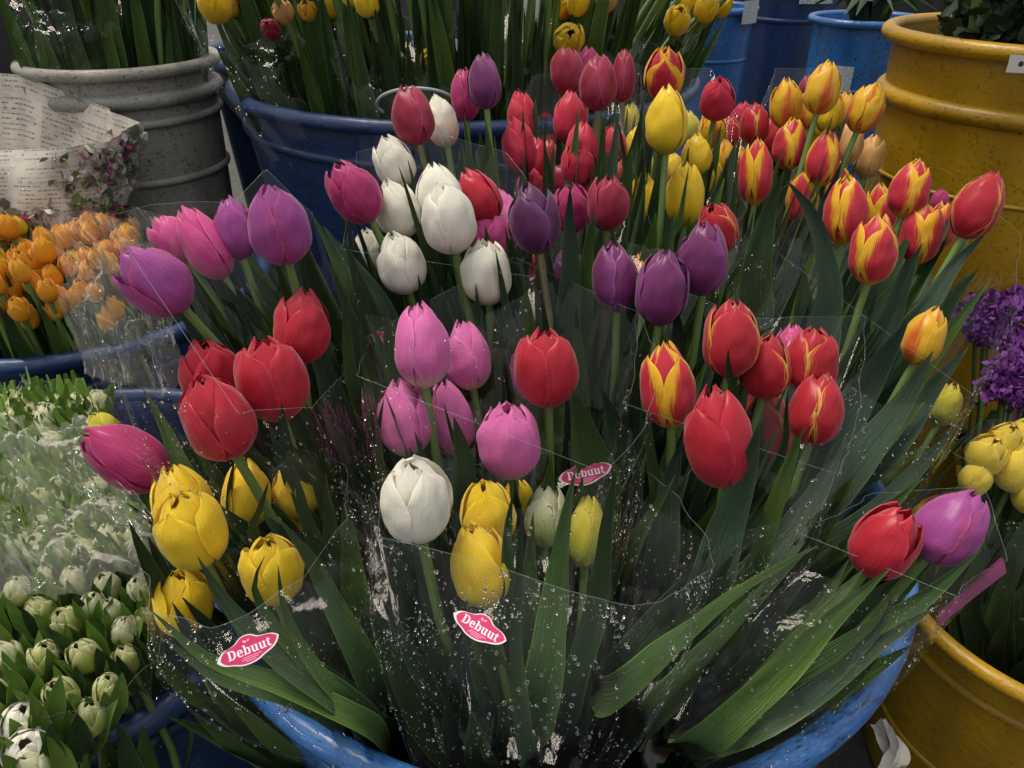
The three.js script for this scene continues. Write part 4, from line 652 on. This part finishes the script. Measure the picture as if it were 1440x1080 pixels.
// ---------------------------------------------------------------- purple statice, curly greens, newspaper bunch
function clump(n, place, geoOf) { const g = []; for (let i = 0; i < n; i++) g.push(geoOf(place(i), i)); return mergeGeometries(g); }
const vio = new THREE.MeshStandardMaterial({ name: 'violet_florets', color: new THREE.Color(0.15, 0.03, 0.23), roughness: 0.8, side: THREE.DoubleSide });
for (const [u, v, r, t] of [[1392, 440, 0.03, 1.12], [1424, 452, 0.034, 1.14], [1448, 430, 0.03, 1.16], [1410, 545, 0.024, 1.06], [1438, 560, 0.03, 1.05], [1384, 470, 0.022, 1.12], [1436, 490, 0.03, 1.1], [1400, 418, 0.024, 1.2], [1440, 405, 0.03, 1.2], [1372, 452, 0.024, 1.12], [1420, 525, 0.022, 1.06]]) {
  const c = P(u, v, t - 0.12), root = V(PB.position.x + (c.x - PB.position.x) * 0.5, 0.016, PB.position.z + (c.z - PB.position.z) * 0.5), th = thing('statice', 'violet statice cluster beside the flaring clear sleeve', 'flower', root, 'violet statice clusters');
  part('stem', tube([root, root.clone().lerp(c, 0.6).add(V(0, 0.04, 0)), c].map((p) => p.clone().sub(root)), 0.003, 10, 6), stemMat, th);
  const f = part('florets', clump(260, () => { const d = V(rr(-1, 1), rr(-0.4, 0.9), rr(-1, 1)).normalize().multiplyScalar(r * rr(0.75, 1.1)); d.y *= 0.75; return d.add(c).sub(root); }, (p) => bit(p, rr(0.006, 0.011))), vio, th); f.userData.kind = 'stuff';
}
const curlMat = new THREE.MeshPhysicalMaterial({ name: 'curly_dark_leaf', map: leafTex(0x31442a, 0x21331d, 0x4e6434), roughness: 0.6, side: THREE.DoubleSide });
{
  const y0 = P(1486, 44, 1.05).y, c = YB.position, spots = [[-0.13, 0.06], [-0.075, 0.12], [-0.015, 0.14], [0.05, 0.13], [-0.1, -0.02], [0.1, 0.06], [0, 0.02]];
  for (const [dx, dz] of spots) {
    const th = thing('greens_bundle', 'tight bundle of dark curly greens in the tall yellow bucket', 'greens', V(c.x + dx, 0.016, c.z + dz), 'bundles of curly greens');
    part('stalk', tube([V(0, 0, 0), V(0, y0 - 0.1, 0), V(dx * 0.3, y0 + 0.1, 0.01)], 0.008, 10, 6), stemMat, th);
    const f = part('foliage', clump(420, () => { const a = rr(0, 6.28), q = rr(0.6, 1.05) * 0.04, y = rr(-0.12, 0.3); return V(Math.cos(a) * q + dx * 0.3 * Math.max(0, y), y0 + y, Math.sin(a) * q); }, (p) => bit(p, rr(0.02, 0.04), 0.9)), curlMat, th); f.userData.kind = 'stuff';
  }
  for (let i = 0; i < 8; i++) { // broad leaves beside them, over the blue bucket
    const b = FB3.position, th = thing('broad_leaf', 'broad striped leaf arching out of the far blue bucket', 'leaf', V(b.x + rr(-0.03, 0.03), 0.016, b.z + rr(-0.03, 0.03)), 'leaves in the far blue bucket'), yb = P(1222, 24, 1.95).y, a = rr(-1.4, 1.4), r = rr(0.06, 0.14);
    addLeaf(th, [th.position.clone(), V(b.x, yb - 0.1, b.z), V(b.x + Math.sin(a) * r * 0.7, yb + 0.06, b.z + Math.cos(a) * r * 0.6), V(b.x + Math.sin(a) * r * 1.6, yb + 0.02, b.z + Math.cos(a) * r * 1.3)], 0.06, leafMats[i % 3], { nu: 4, nv: 14 });
  }
  const tagM = new THREE.MeshStandardMaterial({ name: 'price_tag_paper', map: tex(64, 48, (x, y) => (Math.hypot(x - 0.55, (y - 0.5) * 0.75) < 0.12 ? hex(0x222222) : hex(0xb9b8b4))), roughness: 0.7 });
  const p = P(1434, 90, 0.855), g = new THREE.BoxGeometry(0.024, 0.018, 0.0008), m = part(numbered('price_tag'), g, tagM, scene); m.position.copy(p); m.rotation.set(-0.15, -0.1, -0.05); tag(m, 'small pale tag clipped on the tall yellow bucket rim', 'tag');
}
{ // paper stickers on the far buckets
  const pm = new THREE.MeshStandardMaterial({ name: 'worn_paper_label', map: tex(64, 64, (x, y) => mix3(hex(0xc9ccce), hex(0x7f8a94), clamp(0.5 + 0.6 * n2(x * 9, y * 16), 0, 1))), roughness: 0.7, side: THREE.DoubleSide });
  for (const [b, a0, y0, y1, da, lab] of [[FB3, -0.75, 0.1, 0.16, 0.3, 'worn paper label on the far blue bucket by the yellow one'], [FB1, 0.45, -0.02, 0.04, 0.5, 'white paper wrapped on the far blue bucket rim'], [FB2, -0.2, -0.03, 0.03, 0.7, 'white paper draped over the middle far blue bucket']]) {
    const box = new THREE.Box3().setFromObject(b), H = box.max.y, R = (box.max.x - box.min.x) / 2 + 0.003;
    const m = part(numbered('paper_label'), gridGeo(8, 4, (x, y) => V(Math.sin(a0 + x * da) * R, H - lerp(y1, y0, y), Math.cos(a0 + x * da) * R)), pm, scene); m.position.set(b.position.x, 0, b.position.z); tag(m, lab, 'label');
  }
}
{ // newspaper bunch
  const c = document.createElement('canvas'); c.width = 1024; c.height = 512; const x = c.getContext('2d');
  x.fillStyle = '#cfc9bd'; x.fillRect(0, 0, 1024, 512);
  for (let i = 0; i < 900; i++) { x.fillStyle = `rgba(${90 + rnd() * 60 | 0},${85 + rnd() * 60 | 0},${78 + rnd() * 60 | 0},0.12)`; x.fillRect(rnd() * 1024, rnd() * 512, rnd() * 50, rnd() * 20); }
  x.fillStyle = '#55524d';
  for (let col = 0; col < 7; col++) for (let l = 0; l < 40; l++) { let px = col * 150 + 8; const end = px + 128 - rnd() * 30; while (px < end) { const w = 3 + rnd() * 12; x.globalAlpha = (0.35 + rnd() * 0.45) * (0.5 + 0.5 * (n2(col * 3, l * 0.3) > -0.3)); x.fillRect(px, 14 + l * 12.4, w * (rnd() < 0.8), 3.6); px += w + 3; } }
  x.globalAlpha = 1;
  for (let k = 0; k < 4; k++) { const bx0 = 90 + k * 250, by = 190 + (k % 2) * 60; x.fillStyle = '#a59d93'; x.fillRect(bx0 - 8, by - 8, 120, 100); for (let q = 0; q < 6; q++) { x.fillStyle = q % 2 ? '#3a2626' : '#6d2430'; x.fillRect(bx0 + (q % 3) * 34, by + Math.floor(q / 3) * 44, 7, 34); x.fillRect(bx0 + (q % 3) * 34, by + 6 + Math.floor(q / 3) * 44, 26, 6); x.fillRect(bx0 + 18 + (q % 3) * 34, by + 12 + Math.floor(q / 3) * 44, 7, 24); } }
  const t = new THREE.CanvasTexture(c); t.colorSpace = THREE.SRGBColorSpace; t.wrapS = t.wrapT = THREE.RepeatWrapping;
  const paper = new THREE.MeshStandardMaterial({ name: 'newsprint', map: t, roughness: 0.85, side: THREE.DoubleSide });
  const loop = [[-70, 96, 1.32], [34, 106, 1.34], [115, 138, 1.33], [196, 172, 1.28], [150, 198, 1.22], [105, 207, 1.19], [0, 212, 1.17], [-90, 214, 1.18]], bot = [40, 440, 1.34, 0.05];
  const w = sleeve('NP', 'newspaper wrapped bunch flaring open beside the grimy white bucket', loop, bot, { mat: paper, bulge: 0.03, crumple: 0.01, nDrops: 0, name: 'newspaper_wrap', cat: 'newspaper', edge: false, NU: 120 });
  w.children[0].name = 'paper';
  { const a = w.children[0].geometry.attributes.uv; for (let i = 0; i < a.count; i++) a.setXY(i, a.getX(i) * 0.62, a.getY(i) * 0.9); }
  const gr = FILMS.NP.grid, o = w.position, cols = [0x9c2a66, 0xb8b6a6, 0x6b7f3a, 0x8d8b80, 0xa33a78, 0x585a50, 0xcfcfc6];
  cols.forEach((h, k) => { const gs = []; let n = 0; while (n < (k === 1 || k === 3 || k === 5 ? 200 : 70)) { const [p, nn] = gr(rnd(), rr(0.15, 0.96)); if (nn.dot(CAM.clone().sub(p)) < 0) continue; const [u, v] = project(p); if (u < 60 + (v - 200) * 0.3 && v < 290) continue; if (k !== 5 && n2(u / 30 + k * 9, v / 30) < 0.0) continue; n++; gs.push(bit(p.addScaledVector(nn, 0.006).sub(o), rr(0.008, 0.018))); } const m = part('blossoms', mergeGeometries(gs), new THREE.MeshStandardMaterial({ name: 'pressed_blossom_' + k, color: h, roughness: 0.7, side: THREE.DoubleSide }), w); m.userData.kind = 'stuff'; });
  sleeve('NPF', 'crumpled clear film over blossoms round the newspaper bunch', loop.map(([u, v, q]) => [u + (u - 40) * 0.04, v + (v > 150 ? 6 : 8), q - (v > 150 ? 0.025 : -0.02)]), [40, 440, 1.34, 0.07], { bulge: 0.036, crumple: 0.016, nDrops: 300, rMin: 0.0006, rMax: 0.0016, NU: 120 });
}
{ // rain on the tub rim
  const tub = scene.getObjectByName('tub');
  drops(tub, (a, b) => { const f = a * 6.283, c = -0.3 + b * 2.4, n = V(Math.cos(f) * Math.cos(c), Math.sin(c), Math.sin(f) * Math.cos(c)), rl = TUB.R + 0.015 * 0.45; return [V(TUB.x + Math.cos(f) * rl, RIMY + 0.002 - 0.009, TUB.z + Math.sin(f) * rl).addScaledVector(n, 0.01125), n]; }, 900, 0.0005, 0.0018);
}
{ // white strap on the tub's right side
  const pts = [[1232, 1018, 0.62], [1248, 1040, 0.61], [1262, 1062, 0.6], [1250, 1090, 0.59], [1240, 1130, 0.58]].map((q) => P(...q)), o = pts[0].clone(), c = new THREE.CatmullRomCurve3(pts.map((p) => p.clone().sub(o)));
  const m = part(numbered('strap'), mergeGeometries([0, 1, 2].map((k) => leafGeo(c, 0.016, V(0.3, 0.3, 1).applyAxisAngle(Y, k * 1.2), { twist: 2.4 + k * 0.5, fold: 0.6, base: 0.9, nv: 40, sd: k }))), rope, scene);
  m.position.copy(o); tag(m, 'twisted white strap hanging at the side of the wet blue tub', 'strap');
}

{ // added dark crates, invented to darken the background and hide the bright ground
  const dm = new THREE.MeshStandardMaterial({ name: 'dark_filler_plastic', map: tex(64, 64, (x, y) => mix3(hex(0x1d1d1c), hex(0x2c2b29), clamp(0.5 + 0.5 * n2(x * 12, y * 12), 0, 1))), roughness: 0.6 });
  for (const [x, z, lab] of [[-1.15, -1.75, 'dark plastic crate put in to darken the view behind the grimy white bucket'], [-0.35, -3.5, 'dark plastic crate put in to darken the view far behind the navy tubs'], [0.6, -3.6, 'dark plastic crate put in to hide bright ground far behind the tall stems'], [1.7, -3.6, 'dark plastic crate put in to hide bright ground behind the far blue buckets']]) {
    const th = thing('added_crate', lab, 'added_crate', V(x, 0.002, z));
    for (let k = 0; k < 3; k++) for (const [w, d, px, pz] of [[0.7, 0.02, 0, 0.25], [0.7, 0.02, 0, -0.25], [0.02, 0.478, 0.34, 0], [0.02, 0.478, -0.34, 0]]) { const g = new THREE.BoxGeometry(w, 0.27, d); g.translate(px, 0.136 + k * 0.285, pz); part('panel', g, dm, th); }
    const b = new THREE.BoxGeometry(0.66, 0.012, 0.478); b.translate(0, 0.3, 0); part('floor', b, dm, th);
    for (const [px, pz] of [[0.33, 0.24], [-0.33, 0.24], [0.33, -0.24], [-0.33, -0.24]]) { const g = new THREE.BoxGeometry(0.05, 0.86, 0.05); g.translate(px, 0.43, pz); part('post', g, dm, th); }
  }
}

{ // dark leafy plants between the purple flowers and the tall yellow bucket
  const dark = leafMats[0];
  for (const [u, v, t] of [[1395, 380, 1.02], [1440, 360, 1.0], [1415, 520, 0.98], [1445, 470, 1.0], [1385, 560, 0.95], [1450, 590, 0.92], [1365, 420, 1.04], [1475, 420, 1.0]]) {
    const c = P(u, v, t + 0.2), root = V(c.x + 0.03, 0.016, c.z - 0.02), th = thing('leafy_plant', 'dark leafy plant crowding the violet statice', 'plant', root, 'dark leafy plants by the statice');
    part('stem', tube([root, root.clone().lerp(c, 0.6), c].map((p) => p.clone().sub(root)), 0.004, 8, 6), stemMat, th);
    for (let k = 0; k < 9; k++) { const a = k * 2.4, d = V(Math.cos(a), 0, Math.sin(a)), p0 = c.clone().add(V(0, -0.015 * k, 0)); addLeaf(th, [p0, p0.clone().addScaledVector(d, 0.025).add(V(0, 0.02, 0)), p0.clone().addScaledVector(d, rr(0.045, 0.07)).add(V(0, rr(0, 0.035), 0))], rr(0.018, 0.03), dark, { nu: 4, nv: 8, base: 0.3 }); }
  }
}
renderer.render(scene, camera);
